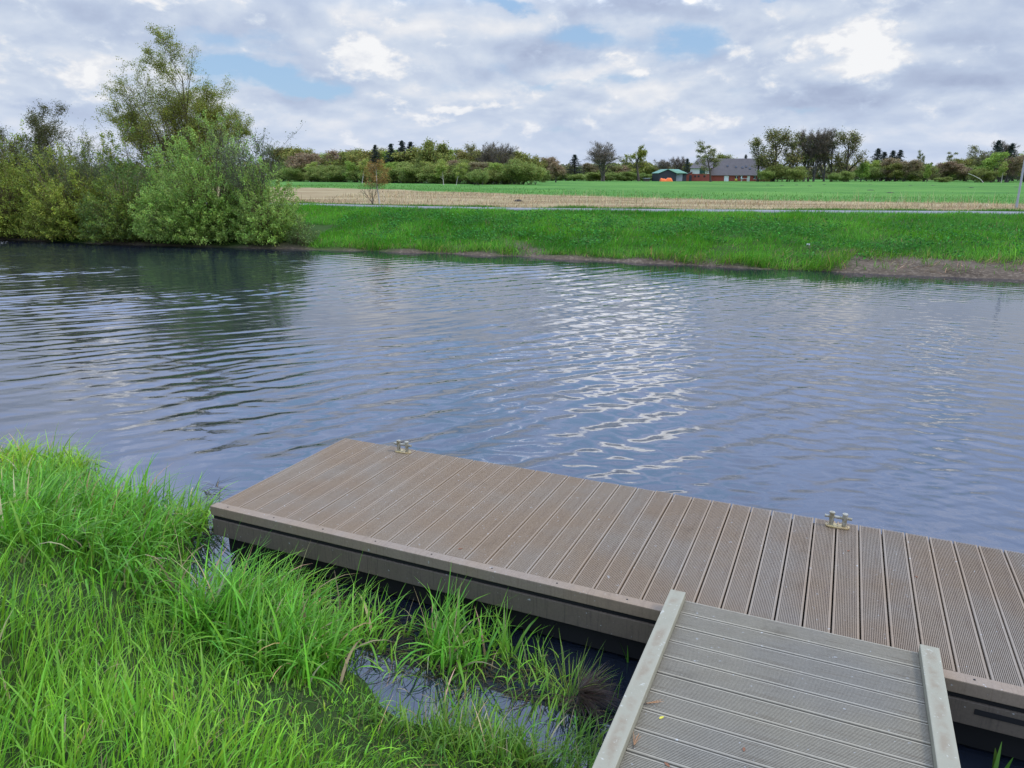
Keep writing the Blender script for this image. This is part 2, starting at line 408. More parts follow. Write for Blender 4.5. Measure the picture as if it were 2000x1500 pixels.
# ------------------------------------------------------------------ pontoon
PT = 0.145; DANG = R(-24.04); DX, DY = -14.895 * PT, 35.03 * PT; DZ = 0.43; DW = 10.68 * PT
ND = 54
def board_mesh(name, width, length, thick, ribs, mat_, depth=0.007, flat=0.012):
    """ribbed plank: x across, y along, top at z = 0"""
    pts = [(0, -thick), (0, -0.002), (0.002, 0)]
    x = flat; inner = width - 2 * flat; st = inner / ribs
    for i in range(ribs):
        x0 = flat + i * st
        pts += [(x0 + st * 0.20, 0), (x0 + st * 0.28, -depth), (x0 + st * 0.66, -depth), (x0 + st * 0.74, 0)]
    pts += [(width - 0.002, 0), (width, -0.002), (width, -thick)]
    n = len(pts); V = [(a, 0, b) for a, b in pts] + [(a, length, b) for a, b in pts]
    Fs = [(i, i + 1, n + i + 1, n + i) for i in range(n - 1)] + [(n - 1, 0, n, 2 * n - 1)]
    me = bpy.data.meshes.new(name); me.from_pydata(V, [], [f[::-1] for f in Fs] + [tuple(range(n)), tuple(reversed(range(n, 2 * n)))])
    me.update(); me.materials.append(mat_); return me
dock = tag(empty('floating_jetty', (DX, DY, 0), DANG), 'long brown floating jetty of ribbed composite boards lying in the river', 'jetty')
bm_ = board_mesh('deck_board', PT - 0.009, DW + 0.012, 0.028, 13, M['deck'], flat=0.011)
rr = random.Random(3)
end = board_mesh('deck_board', 0.36 * PT, DW + 0.02, 0.028, 3, M['deck'], flat=0.008)
o = link('deck_board', end, dock); o.location = (-0.385 * PT, 0.0, DZ)
for i in range(ND):
    o = link('deck_board', bm_, dock); o.location = (i * PT + 0.0045, rr.uniform(0, 0.004), DZ + rr.uniform(-0.0015, 0.0015)); o.rotation_euler = (0, rr.uniform(-0.004, 0.004), rr.uniform(-0.0008, 0.0008))
X0, X1 = -0.42 * PT - 0.01, ND * PT
cuts = [X0, 20.9 * PT + 0.35, 36.5 * PT, X1]
for a, b in zip(cuts[:-1], cuts[1:]):
    m_ = MB(); m_.box(a + 0.0015, b - 0.0015, -0.078, -0.004, DZ - 0.066, DZ + 0.006); m_.build('edge_trim', M['trim'], dock, bevel=0.005)
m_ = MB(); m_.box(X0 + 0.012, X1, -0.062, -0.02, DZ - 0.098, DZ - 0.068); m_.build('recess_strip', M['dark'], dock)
m_ = MB()
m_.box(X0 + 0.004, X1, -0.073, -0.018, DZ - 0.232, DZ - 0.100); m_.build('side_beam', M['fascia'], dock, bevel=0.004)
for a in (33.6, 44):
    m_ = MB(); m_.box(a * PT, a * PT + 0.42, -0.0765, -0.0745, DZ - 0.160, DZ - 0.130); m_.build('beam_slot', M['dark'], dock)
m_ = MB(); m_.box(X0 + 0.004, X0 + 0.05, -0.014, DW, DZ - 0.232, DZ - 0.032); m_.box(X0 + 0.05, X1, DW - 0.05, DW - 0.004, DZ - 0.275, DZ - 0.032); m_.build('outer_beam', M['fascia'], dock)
m_ = MB()
for k in range(5):
    a = X0 + 0.055 + k * 1.55; m_.box(a, a + 1.45, 0.05, DW - 0.12, -0.30, DZ - 0.29)
m_.box(X0 + 0.06, X1, 0.01, 0.04, 0.02, DZ - 0.278); m_.build('float', M['dark'], dock)
for i in range(ND):                               # screw heads along the trim
    if i % 3 == 0: m_ = MB(); m_.tube((i * PT + 0.07, -0.04, DZ + 0.0055), (i * PT + 0.07, -0.04, DZ + 0.0072), 0.006, n=8); m_.build('screw', M['dark'], dock)
m_ = MB(); m_.box(X0 + 0.07, X1, 0.02, DW - 0.07, DZ - 0.20, DZ - 0.11); m_.build('gap_backing', M['dark'], dock)  # dark sheet added under the boards so the gaps between them stay black
def cleat(xc):
    c = empty('mooring_cleat'); c.parent = dock; c.location = (xc, DW - 0.075, DZ)
    w, d = 0.080, 0.034; pts = []
    for cx, a0 in ((w - d, -90), (-(w - d), 90)):
        for q in range(9): a = R(a0 + q * 22.5); pts.append((cx + d * math.cos(a), d * math.sin(a)))
    b = MB(); b.prism(pts, 0.001, 0.011); b.build('base_plate', M['cleatbase'], c, bevel=0.002)
    for x_ in (-0.064, 0.0, 0.064):
        for y_ in ((-0.017, 0.017) if x_ == 0 else (-0.014, 0.014)): b = MB(); b.tube((x_, y_, 0.0105), (x_, y_, 0.0125), 0.0055, n=8); b.build('bolt', M['fascia'], c)
    for x_ in (-0.042, 0.042):
        b = MB(); b.tube((x_, 0, 0.0105), (x_, 0, 0.098), 0.0155, n=14); b.tube((x_, 0, 0.0975), (x_, 0, 0.106), 0.0200, 0.0185, n=14); b.build('post', M['cleat'], c)
    b = MB(); b.tube((-0.088, 0, 0.072), (0.088, 0, 0.072), 0.0105, n=12); b.build('cross_bar', M['cleat'], c)
cleat(4.42 * PT); cleat(29.05 * PT)

# ------------------------------------------------------------------ gangway
GP = 0.137
def todock(u, v, z):
    x, y = ground(u, v, z); x -= DX; y -= DY
    return x * math.cos(DANG) + y * math.sin(DANG), -x * math.sin(DANG) + y * math.cos(DANG)
gx0, gy0 = todock(1310, 1150, DZ + 0.12); gx1, _ = todock(1797, 1262, DZ + 0.12)
RW = 0.086; gw = gx1 - gx0 - RW
gl = 2.15; GZT = DZ + 0.075
gz = empty('gangway_ramp', (0, 0, 0)); tag(gz, 'grey ribbed ramp with two pale raised side rails leading onto the jetty', 'gangway')
gz.location = (DX + gx0 * math.cos(DANG) - gy0 * math.sin(DANG), DY + gx0 * math.sin(DANG) + gy0 * math.cos(DANG), GZT); gz.rotation_euler = (0, 0, DANG)
rb = board_mesh('deck_board', GP - 0.008, gw - 0.004, 0.026, 13, M['ramp'], flat=0.009)
ystart = -0.012
for i in range(15):
    o = link('deck_board', rb, gz)
    o.rotation_euler = (0, rr.uniform(-0.004, 0.004), R(-90) + rr.uniform(-0.001, 0.001)); o.location = (RW + 0.002, ystart - i * GP, rr.uniform(-0.001, 0.001))
for x_ in (0.0, gx1 - gx0):
    r_ = MB(); r_.box(-RW / 2, RW / 2, -gl, 0, -0.06, 0.045); o = r_.build('side_rail', M['rail'], gz, bevel=0.005); o.location = (x_ + RW / 2, 0, 0)
m_ = MB()
for x_ in (RW + 0.12, RW + gw / 2, RW + gw - 0.16): m_.box(x_, x_ + 0.045, -gl + 0.02, -0.1, -0.12, -0.028)
m_.build('joist', M['fascia'], gz)
def onramp(u, v, z=GZT + 0.001):
    x, y = ground(u, v, z); return x, y, z
# ------------------------------------------------------------------ litter on the boards
def needle_bundle(u, v, ang, label):
    x, y, z = onramp(u, v); t = tag(empty('dry_needle_twig', (x, y, z + 0.003), ang), label, 'twig')
    m_ = MB(); r0 = random.Random(int(u))
    for k in range(6):
        a = r0.uniform(-0.35, 0.35); L = r0.uniform(0.05, 0.085); m_.tube((0, 0, 0.002 + k * 0.0006), (L * math.cos(a), L * math.sin(a), 0.002 + r0.uniform(0, 0.008)), 0.0011, 0.0007, n=5)
    m_.build('needles', M['needle'], t); b = MB(); b.tube((-0.015, 0, 0.002), (0.006, 0, 0.003), 0.0022, n=6); b.build('stem', M['bark'], t)
needle_bundle(1262, 1376, R(15), 'brown needle twig lying beside the left rail, farther from the camera of two')
needle_bundle(1238, 1458, R(70), 'brown needle twig lying beside the left rail, nearest the camera of two')
def leaf_obj(name, u, v, s, m, label, ang=0.5, z=None):
    x, y, zz = onramp(u, v, (GZT if z is None else z) + 0.001)
    pts = [(-1, 0, .1), (-.5, .38, .25), (.1, .45, .3), (.7, .25, .2), (1.1, 0, .1), (.7, -.25, .25), (.1, -.45, .35), (-.5, -.38, .2)]
    m_ = MB(); m_.v = [(0, 0, 0.02 * s)] + [(a * s, b * s, c * s * 0.4) for a, b, c in pts] + [(0, 0, 0.0)] + [(a * s, b * s, c * s * 0.4 - 0.0006) for a, b, c in pts]
    for i in range(8): j = (i + 1) % 8; m_.f += [(0, 1 + i, 1 + j), (9, 10 + j, 10 + i), (1 + i, 10 + i, 10 + j, 1 + j)]
    o = m_.build(name, m); o.location = (x, y, zz + 0.001); o.rotation_euler = (0, 0, ang); tag(o, label, 'leaf')
leaf_obj('fallen_leaf', 1292, 1402, 0.014, M['yellowleaf'], 'small yellow leaf on the grey ramp near the left rail')
leaf_obj('fallen_leaf', 1453, 1464, 0.013, M['brownleaf'], 'reddish brown leaf near the bottom middle of the ramp', 1.2)
leaf_obj('fallen_leaf', 1303, 1494, 0.015, M['brownleaf'], 'dark brown leaf at the lower left end of the ramp', 2.2)
leaf_obj('fallen_leaf', 1657, 1076, 0.012, M['brownleaf'], 'dark leaf scrap on the jetty boards below the right cleat', 0.4, DZ)
leaf_obj('fallen_leaf', 899, 1072, 0.016, M['brownleaf'], 'dark leaf scrap on the middle of the jetty near its edge trim', 0.2, DZ)
leaf_obj('fallen_leaf', 1790, 1127, 0.012, M['brownleaf'], 'dark leaf scrap on the jetty boards right of the ramp end', 1.9, DZ)

# ------------------------------------------------------------------ grass
def blades(P, H, W, lean, az, curve, col, segs=4, name='grass', mat_=None, g=rng, coltip=None):
    """P base (n,3); H height; W width; lean start tilt; az azimuth of leaning; curve extra bend"""
    n = len(P); t = np.linspace(0, 1, segs + 1)[None, :]
    ang = lean[:, None] + curve[:, None] * t ** 1.3
    ds_ = (H / segs)[:, None]
    rad = np.cumsum(np.sin(ang) * ds_, 1) - np.sin(ang[:, :1]) * ds_; up = np.cumsum(np.cos(ang) * ds_, 1) - np.cos(ang[:, :1]) * ds_
    ca, sa = np.cos(az)[:, None], np.sin(az)[:, None]
    C = np.stack([P[:, 0:1] + rad * ca, P[:, 1:2] + rad * sa, P[:, 2:3] + up], -1)
    tw = g.normal(0, 0.5, n)[:, None]
    wv_ = W[:, None] * (1 - t ** 2.2 * 0.93) * np.clip(0.65 + t * 2, 0, 1) / 2
    sx, sy = -np.sin(az + 0)[:, None], np.cos(az)[:, None]
    sx, sy = sx * np.cos(tw) - sy * np.sin(tw), sx * np.sin(tw) + sy * np.cos(tw)
    off = np.stack([sx * wv_, sy * wv_, 0 * wv_], -1)
    V = np.stack([C - off, C + off], 2)                      # n, segs+1, 2, 3
    b = np.arange(n)[:, None] * (segs + 1) * 2 + np.arange(segs)[None, :] * 2
    Fc = np.stack([b, b + 1, b + 3, b + 2], -1).reshape(-1, 4)
    cc = np.repeat(col[:, None, :], segs + 1, 1)
    if coltip is not None: cc = cc * (1 - t[..., None] ** 3) + coltip[:, None, :] * t[..., None] ** 3
    cc = np.repeat(cc[:, :, None, :], 2, 2)
    return V.reshape(-1, 3), Fc, cc.reshape(-1, 3)
def joinparts(parts):
    V = []; Fc = []; C = []; k = 0
    for v, f, c in parts: V.append(v); Fc.append(f + k); C.append(c); k += len(v)
    return np.concatenate(V), np.concatenate(Fc), np.concatenate(C)
def shade(base, n, var=0.2, g=rng):
    base = np.array(base); c = base[None, :] * np.exp(g.normal(0, var, (n, 1)))
    c = c * np.exp(g.normal(0, 0.10, (n, 3)) * np.array([1.3, 0.6, 1.0])); return np.clip(c, 0, 0.9)
def in_ramp(x, y, m=0.0):
    lx = (x - gz.location.x) * math.cos(DANG) + (y - gz.location.y) * math.sin(DANG); ly = -(x - gz.location.x) * math.sin(DANG) + (y - gz.location.y) * math.cos(DANG)
    return (lx > -0.01 - m) & (lx < gw + 2 * RW + 0.02 + m) & (ly > -gl - 0.02)
def in_dock(x, y, m=0.0):
    lx = (x - DX) * math.cos(DANG) + (y - DY) * math.sin(DANG); ly = -(x - DX) * math.sin(DANG) + (y - DY) * math.cos(DANG)
    return (lx > -0.1 - m) & (ly > -0.1 - m) & (ly < DW + 0.05)

parts = []
# dense meadow grass of the near bank
n = 262000
x = rng.uniform(-9.8, 4.5, n); y = rng.uniform(-0.4, 9.5, n)
d = ynear(x) - y
infr = (np.abs(x) < 0.74 * y + 3.4) & (rng.uniform(0, 1, n) < np.clip(1.35 - 0.16 * y + 0.25 * lf(x, y, 2.6, 76), 0.25, 1))
keep = (d > 0.12 + 0.2 * lf(x, y, 2.0, 71)) & (d < 9) & ~in_ramp(x, y, 0.02) & (y > 0.9) & infr
clump = lf(x, y, 3.2, 72) + 0.6 * lf(x, y, 8.0, 73)
keep &= rng.uniform(0, 1, n) < np.clip(0.95 + 0.15 * clump, 0.75, 1)
x, y, d, clump = x[keep], y[keep], d[keep], clump[keep]; n = len(x)
P = np.stack([x, y, znear(x, y) - 0.01], -1)
# clumps: neighbouring blades lean alike
azc = 1.9 * lf(x, y, 1.5, 74) + rng.normal(0, 0.9, n) + 0.3
H = np.clip(rng.gamma(6, 0.034, n) * (0.85 + 0.22 * clump), 0.07, 0.52) * np.clip(0.5 + 0.35 * d, 0.5, 1.02)
H[(d < 0.5)] *= 0.8
W = np.clip(rng.gamma(4, 0.0016, n), 0.003, 0.014) * (1 + 0.25 * (H > 0.3))
lean = np.abs(rng.normal(0.18, 0.16, n)); curve = np.clip(rng.gamma(2.2, 0.40, n), 0, 2.2)
mixc = np.clip(0.5 + 0.45 * lf(x, y, 1.1, 75) + rng.normal(0, 0.25, n), 0, 1)[:, None]
c = shade((0.12, 0.31, 0.020), n, 0.24) * (1 - mixc) + shade((0.235, 0.47, 0.032), n, 0.22) * mixc
dry = rng.uniform(0, 1, n) < 0.04; H[dry] *= 0.7; c[dry] = shade((0.42, 0.34, 0.15), dry.sum(), 0.2)
parts.append(blades(P, H, W, lean, azc, curve, c, 4))
print('meadow blades', n)
# low mat close to the soil
n = 42000; x = rng.uniform(-6, 1.4, n); y = rng.uniform(1.3, 8, n); d = ynear(x) - y
keep = (d > 0.0 + 0.1 * lf(x, y, 5.0, 78)) & (d < 2.0) & ~in_ramp(x, y, 0.02) & (np.abs(x) < 0.74 * y + 0.6); x, y = x[keep], y[keep]; n = len(x)
parts.append(blades(np.stack([x, y, np.maximum(znear(x, y) - 0.005, 0)], -1), rng.uniform(0.05, 0.16, n), rng.uniform(0.002, 0.006, n), rng.uniform(0.2, 1.3, n), rng.uniform(0, 6.28, n), rng.uniform(0, 1.2, n), shade((0.085, 0.20, 0.020), n, 0.35), 3))
# broad leaves of docks among the blades
n = 260; x = rng.uniform(-3.2, 1.0, n); y = rng.uniform(1.3, 4.6, n); keep = ((ynear(x) - y) > 0.9) & ~in_ramp(x, y, 0.1) & (lf(x, y, 1.4, 77) > 0.25); x, y = x[keep], y[keep]; n = len(x)
parts.append(blades(np.stack([x, y, znear(x, y) + 0.02], -1), rng.uniform(0.16, 0.34, n), rng.uniform(0.022, 0.045, n), rng.uniform(0.1, 0.7, n), rng.uniform(0, 6.28, n), rng.uniform(0.2, 1.3, n), shade((0.09, 0.25, 0.03), n, 0.25), 6))
# short litter and old stalks between
n = 5000; x = rng.uniform(-6, 1.6, n); y = rng.uniform(1.2, 8, n); d = ynear(x) - y
keep = (d > -0.1) & (d < 1.7) & ~in_ramp(x, y, 0.03); x, y = x[keep], y[keep]; n = len(x)
P = np.stack([x, y, np.maximum(znear(x, y), 0.0)], -1)
parts.append(blades(P, rng.uniform(0.06, 0.18, n), rng.uniform(0.002, 0.004, n), rng.uniform(0.8, 1.5, n), rng.uniform(0, 6.28, n), rng.uniform(0, 0.5, n), shade((0.20, 0.13, 0.06), n, 0.4), 2))
V, Fc, C = joinparts(parts)
tag(link('grass', mesh_np('grass', V, Fc, M['grass'], C, True)), 'bright green uncut grass covering the near riverbank', 'grass', kind='stuff')

# tall broad-bladed water grass along the near waterline, in tussocks
def tussock(cx, cy, n, r, h, col, az_bias=0.6, g=rng, wmul=1.0, z=None, bias=0.5):
    a = g.uniform(0, 6.28, n); q = r * np.sqrt(g.uniform(0, 1, n)); x = cx + q * np.cos(a); y = cy + q * np.sin(a)
    zz = np.maximum(znear(x, y), -0.03) if z is None else np.full(n, z)
    az = np.where(g.uniform(0, 1, n) < bias, az_bias + 1.2 * lf(x, y, 2.0, 79) + g.normal(0, 0.6, n), g.uniform(0, 6.28, n))
    H = h * np.clip(g.normal(1, 0.25, n), 0.35, 1.5); W = np.clip(g.gamma(6, 0.0021, n), 0.005, 0.020) * wmul
    lean = np.clip(g.normal(0.16, 0.18, n) + q / r * 0.15, 0, 0.9); curve = np.clip(g.gamma(3, 0.42, n), 0.1, 2.5)
    c = shade(col, n, 0.25, g); dr = g.uniform(0, 1, n) < 0.05; c[dr] = shade((0.40, 0.33, 0.16), dr.sum(), 0.25, g)
    return blades(np.stack([x, y, zz], -1), H, W, lean, az, curve, c, 6, g=g, coltip=c * np.array([1.15, 1.05, 1.1]))
parts = []
def scatter(poly_px, count, z=0.0):
    """random ground points inside a polygon given by where it lies in the photo"""
    Q = np.array([ground(u, v, z) for u, v in poly_px]); lo, hi = Q.min(0), Q.max(0); out = []
    while len(out) < count:
        p = rng.uniform(lo, hi); ins = False; j = len(Q) - 1
        for i in range(len(Q)):
            if (Q[i, 1] > p[1]) != (Q[j, 1] > p[1]) and p[0] < (Q[j, 0] - Q[i, 0]) * (p[1] - Q[i, 1]) / (Q[j, 1] - Q[i, 1]) + Q[i, 0]: ins = not ins
            j = i
        if ins: out.append(p)
    return np.array(out)
G1 = (0.13, 0.34, 0.024); G2 = (0.17, 0.37, 0.03); G3 = (0.25, 0.45, 0.025)
def field_of(poly, cnt, nb, r, h, col, **kw):
    for p in scatter(poly, int(cnt * 1.9)):
        if in_dock(p[0], p[1], 0.02) or in_ramp(p[0], p[1], 0.05): continue
        parts.append(tussock(p[0], p[1], max(3, int(nb * 0.42 * rng.uniform(0.4, 1.6))), r * rng.uniform(0.8, 1.6), h * rng.uniform(0.7, 1.25), col, **kw))
field_of([(0, 985), (180, 975), (320, 1010), (365, 1080), (350, 1180), (250, 1230), (0, 1230)], 88, 40, 0.15, 0.33, G1)
field_of([(0, 890), (70, 890), (75, 960), (0, 975)], 14, 40, 0.13, 0.30, G3)
field_of([(90, 905), (165, 910), (150, 950), (80, 955)], 9, 60, 0.10, 0.32, G3)
field_of([(160, 935), (182, 915), (180, 945), (165, 950)], 3, 14, 0.05, 0.30, G3)
field_of([(310, 1010), (395, 1010), (400, 1050), (350, 1070)], 15, 20, 0.10, 0.38, G2)
field_of([(380, 1190), (500, 1225), (640, 1290), (640, 1350), (480, 1310), (380, 1250)], 44, 42, 0.14, 0.40, G1)
field_of([(455, 1140), (560, 1165), (640, 1205), (600, 1225), (480, 1180)], 17, 11, 0.08, 0.36, G2)
field_of([(640, 1215), (740, 1235), (750, 1275), (670, 1265)], 10, 11, 0.07, 0.34, G2)
field_of([(830, 1265), (915, 1265), (940, 1300), (860, 1310)], 7, 24, 0.07, 0.42, G1)
field_of([(960, 1265), (1010, 1275), (1015, 1300), (980, 1305)], 3, 9, 0.05, 0.34, G2)
field_of([(660, 1270), (1060, 1290), (1185, 1370), (1160, 1440), (900, 1400)], 52, 7, 0.10, 0.17, G2, wmul=0.65)
field_of([(440, 1110), (620, 1160), (1000, 1270), (1100, 1290), (1060, 1310), (600, 1210)], 40, 5, 0.06, 0.26, G2, wmul=0.8)
field_of([(760, 1420), (1000, 1450), (1185, 1490), (1150, 1520), (960, 1500), (700, 1420)], 30, 36, 0.12, 0.17, (0.13, 0.25, 0.025), wmul=0.55)
V, Fc, C = joinparts(parts); print('tussock verts', len(V))
tag(link('reed_grass', mesh_np('reed_grass', V, Fc, M['grass'], C, True)), 'broad-bladed arching water grass along the near waterline below the jetty', 'reed grass', kind='stuff')
# drowned blades floating flat between the tussocks
parts = []
for poly, cnt in (([(380, 960), (430, 940), (440, 1090), (370, 1060)], 130), ([(430, 1110), (700, 1180), (880, 1270), (1150, 1340), (1100, 1390), (800, 1320), (520, 1190)], 620)):
    Q = scatter(poly, cnt); n = len(Q); P = np.c_[Q, np.full(n, 0.004)]
    parts.append(blades(P, rng.uniform(0.1, 0.35, n), rng.uniform(0.003, 0.009, n), np.full(n, 1.52), rng.uniform(0, 6.28, n), rng.normal(0, 0.03, n), shade((0.07, 0.06, 0.025), n, 0.5), 4))
V, Fc, C = joinparts(parts)
tag(link('drowned_grass', mesh_np('drowned_grass', V, Fc, M['grass'], C)), 'dark drowned grass blades floating between the bank and the jetty', 'dead grass', kind='stuff')

# single shoots and the dead tussock: things
def thing_mesh(name, parts_, mat_, label, cat, group=None):
    V, Fc, C = joinparts(parts_); o = V.mean(0); o[2] = V[:, 2].min()
    ob = link(name, mesh_np(name, V - o, Fc, mat_, C, True)); ob.location = o; tag(ob, label, cat, group); return ob
x, y = ground(1150, 1372, 0.02); p1 = []
g = np.random.default_rng(4)
n = 420; a = g.normal(-0.5, 0.75, n); q = g.uniform(0, 0.10, n)
p1.append(blades(np.stack([x - 0.06 + q * np.cos(a) * 0.6, y + q * np.sin(a), np.full(n, 0.05) + g.uniform(0, 0.06, n)], -1), g.uniform(0.10, 0.24, n), g.uniform(0.002, 0.005, n), g.uniform(0.7, 1.2, n), a, g.uniform(0.2, 0.9, n), shade((0.075, 0.05, 0.032), n, 0.4, g), 4, g=g))
n = 90; a = g.uniform(0, 6.28, n); q = g.uniform(0, 0.12, n)
p1.append(blades(np.stack([x - 0.1 + q * np.cos(a), y + 0.05 + q * np.sin(a), np.full(n, 0.03)], -1), g.uniform(0.12, 0.30, n), g.uniform(0.003, 0.006, n), g.uniform(0.1, 0.6, n), a, g.uniform(0.1, 0.9, n), shade((0.17, 0.27, 0.035), n, 0.25, g), 4, g=g))
thing_mesh('dead_grass_tussock', p1, M['grass'], 'dark brown dead grass tussock in the water beside the ramp', 'grass tussock')
def shoot(u, v, h, label, n=3, tilt=0.1, w=0.013, group=None, z=0.0):
    g = np.random.default_rng(int(u)); x, y = ground(u, v, z)
    P = np.stack([x + g.normal(0, 0.012, n), y + g.normal(0, 0.012, n), np.full(n, z - 0.02)], -1)
    pr = [blades(P, h * g.uniform(0.65, 1.0, n), np.full(n, w), np.abs(g.normal(tilt, 0.06, n)), g.uniform(0, 6.28, n), g.uniform(0.0, 0.25, n), shade((0.11, 0.25, 0.03), n, 0.15, g), 6, g=g)]
    thing_mesh('reed_shoot', pr, M['grass'], label, 'reed', group)
shoot(1208, 1252, 0.22, 'upright green reed shoot standing in dark water close to the jetty side', 2, 0.05, 0.012)
shoot(1226, 1292, 0.19, 'slanting green reed shoot in the water beside the left ramp rail', 2, 0.25, 0.010)
shoot(1948, 1515, 0.24, 'pair of broad green reed blades at the right bottom corner of the photo', 3, 0.08, 0.026)
shoot(2000, 1480, 0.26, 'green reed blade at the right edge, under the jetty side', 3, 0.15, 0.020)
shoot(672, 1104, 0.40, 'broad green reed leaf rising against the jetty side, left of the pair', 1, 0.1, 0.024)
shoot(745, 1128, 0.44, 'thin upright dark green reed stem rising above the jetty edge trim', 2, 0.06, 0.008)
shoot(510, 1062, 0.34, 'thin dark reed stem standing before the left corner of the jetty', 2, 0.06, 0.009)

# far bank grass
parts = []
n = 150000; x = rng.uniform(-13, 26, n); t = rng.uniform(0, 1, n) ** 1.25; ys_ = yshore(x); W_ = ypath(x) - 0.05 - ys_; y = ys_ + 0.15 + t * (W_ - 0.15)
d = y - ys_
mudedge = 0.12 + 0.32 * lf(x, y, 0.7, 31) + 0.25 * lf(x, y, 2.2, 32) + np.clip((x - 9.6 + 0.5 * lf(x, y, 2.0, 37)) * 1.6, 0, 1.8)
patch = np.clip((lf(x, y, 0.8, 33) + 0.5 * lf(x, y, 2.7, 34) - 0.8) * 2, 0, 1) * np.clip((4.2 - d) / 1.5, 0, 1)
pr = np.clip((d - mudedge + 0.45) / 0.6, 0.02, 1) * (1 - 0.8 * patch)
keep = (rng.uniform(0, 1, n) < pr) & (np.abs(x) < 0.72 * y + 2) & ~((x < -8.2) & (d < 5))
x, y, d = x[keep], y[keep], d[keep]; n = len(x); print('bank blades', n)
cl = lf(x, y, 1.7, 81) + 0.7 * lf(x, y, 4.5, 82)
H = np.clip(0.17 + 0.07 * cl + rng.normal(0, 0.05, n), 0.05, 0.5); edge = np.exp(-((d - mudedge[keep]) / 0.5) ** 2); H = H * (1 + 0.5 * edge)
H = H * np.clip((ypath(x) - y) / 1.5 + 0.5, 0.72 + 0.25 * lf(x, y, 0.5, 88), 1.2)
mixc = np.clip(0.5 + 0.4 * lf(x, y, 0.9, 83) + 0.3 * lf(x, y, 3.0, 84) + rng.normal(0, 0.2, n), 0, 1)[:, None]
c = shade((0.050, 0.20, 0.012), n, 0.25) * (1 - mixc) + shade((0.12, 0.34, 0.020), n, 0.22) * mixc
e_ = (edge * (rng.uniform(0, 1, n) < 0.6))[:, None]; c = c * (1 - e_) + shade((0.17, 0.32, 0.03), n, 0.2) * e_
dry = rng.uniform(0, 1, n) < 0.03 + 0.2 * edge * (rng.uniform(0, 1, n) < 0.4); c[dry] = shade((0.30, 0.22, 0.09), dry.sum(), 0.25)
parts.append(blades(np.stack([x, y, zfar(x, y) - 0.02], -1), H, rng.uniform(0.010, 0.026, n), np.abs(rng.normal(0.3, 0.25, n)), 1.5 * lf(x, y, 1.2, 85) + rng.normal(0, 1.2, n), np.clip(rng.gamma(2, 0.35, n), 0, 1.6), c, 3))
# dead stalks and a few shoots on the bare mud at the right
n = 2600; x = rng.uniform(8.5, 24, n); y = yshore(x) + rng.uniform(0.1, 2.4, n); keep = lf(x, y, 1.6, 93) > -0.1; x, y = x[keep], y[keep]; n = len(x)
parts.append(blades(np.stack([x, y, zfar(x, y) + 0.01], -1), rng.uniform(0.15, 0.55, n), rng.uniform(0.010, 0.02, n), rng.uniform(1.1, 1.55, n), rng.normal(0.1, 0.9, n), rng.normal(0, 0.2, n), shade((0.24, 0.165, 0.085), n, 0.45), 2))
n = 260; k_ = rng.integers(0, 14, n); cx_ = rng.uniform(9, 22, 14); x = cx_[k_] + rng.normal(0, 0.14, n); y = yshore(x) + rng.uniform(0.15, 1.5, 14)[k_] + rng.normal(0, 0.1, n)
parts.append(blades(np.stack([x, y, zfar(x, y)], -1), rng.uniform(0.15, 0.42, n), rng.uniform(0.012, 0.022, n), rng.uniform(0.1, 0.8, n), rng.uniform(0, 6.28, n), rng.uniform(0, 0.9, n), shade((0.13, 0.26, 0.03), n, 0.25), 3))
# strip of verge grass beyond the path
n = 20000; x = rng.uniform(-14, 36, n); y = ypath(x) + 2.35 + np.abs(rng.normal(0, 0.55, n)) ; keep = np.abs(x) < 0.72 * y + 2; x, y = x[keep], y[keep]; n = len(x)
cl = lf(x, y, 1.1, 86); parts.append(blades(np.stack([x, y, zfar(x, y) - 0.02], -1), np.clip(0.14 + 0.10 * cl + rng.normal(0, 0.04, n), 0.05, 0.5), rng.uniform(0.014, 0.03, n), np.abs(rng.normal(0.2, 0.2, n)), rng.uniform(0, 6.28, n), np.clip(rng.gamma(2, 0.25, n), 0, 1.4), shade((0.075, 0.21, 0.018), n, 0.25), 2))
V, Fc, C = joinparts(parts)
tag(link('bank_grass', mesh_np('bank_grass', V, Fc, M['bankgrass'], C)), 'lush green grass on the slope of the far riverbank', 'grass', kind='stuff')
# broad-leaved weeds on the bank (nettles, docks)
LV = []; LC = []
def leaf_quads(Cn, size, g, flat=0.0, aspect=0.5, up=0.3):
    n = len(Cn); d_ = g.normal(0, 1, (n, 3)); d_[:, 2] = d_[:, 2] * (1 - flat) + up; d_ /= np.linalg.norm(d_, axis=1)[:, None]
    s_ = np.cross(d_, g.normal(0, 1, (n, 3))); s_ /= np.linalg.norm(s_, axis=1)[:, None] + 1e-9
    L = (size * g.uniform(0.6, 1.35, n))[:, None]
    nrm = np.cross(d_, s_) * L * 0.12
    V = np.stack([Cn - d_ * L * 0.5, Cn + s_ * L * aspect * 0.5 + nrm, Cn + d_ * L * 0.5, Cn - s_ * L * aspect * 0.5 + nrm], 1)
    return V.reshape(-1, 3), np.arange(n * 4).reshape(n, 4)
g = np.random.default_rng(12)
cent = []
for i in range(190):
    x = g.uniform(-8, 24); y = float(yshore(x)) + g.uniform(1.0, 8.5); s = g.uniform(0.12, 0.38)
    if abs(x) > 0.72 * y + 1 or y > ypath(x) - 0.3: continue
    m = int(70 * s / 0.25); q = g.normal(0, 1, (m, 3)) * np.array([s, s, s * 0.4]); cent.append(np.array([x, y, float(zfar(np.array(x), np.array(y))) + 0.13 + s * 0.25]) + q)
cent = np.concatenate(cent); Vw, Fw = leaf_quads(cent, 0.10, g, 0.5, 0.55, 0.2)
Cw = np.repeat(shade((0.06, 0.21, 0.030), len(cent), 0.28, g), 4, 0)
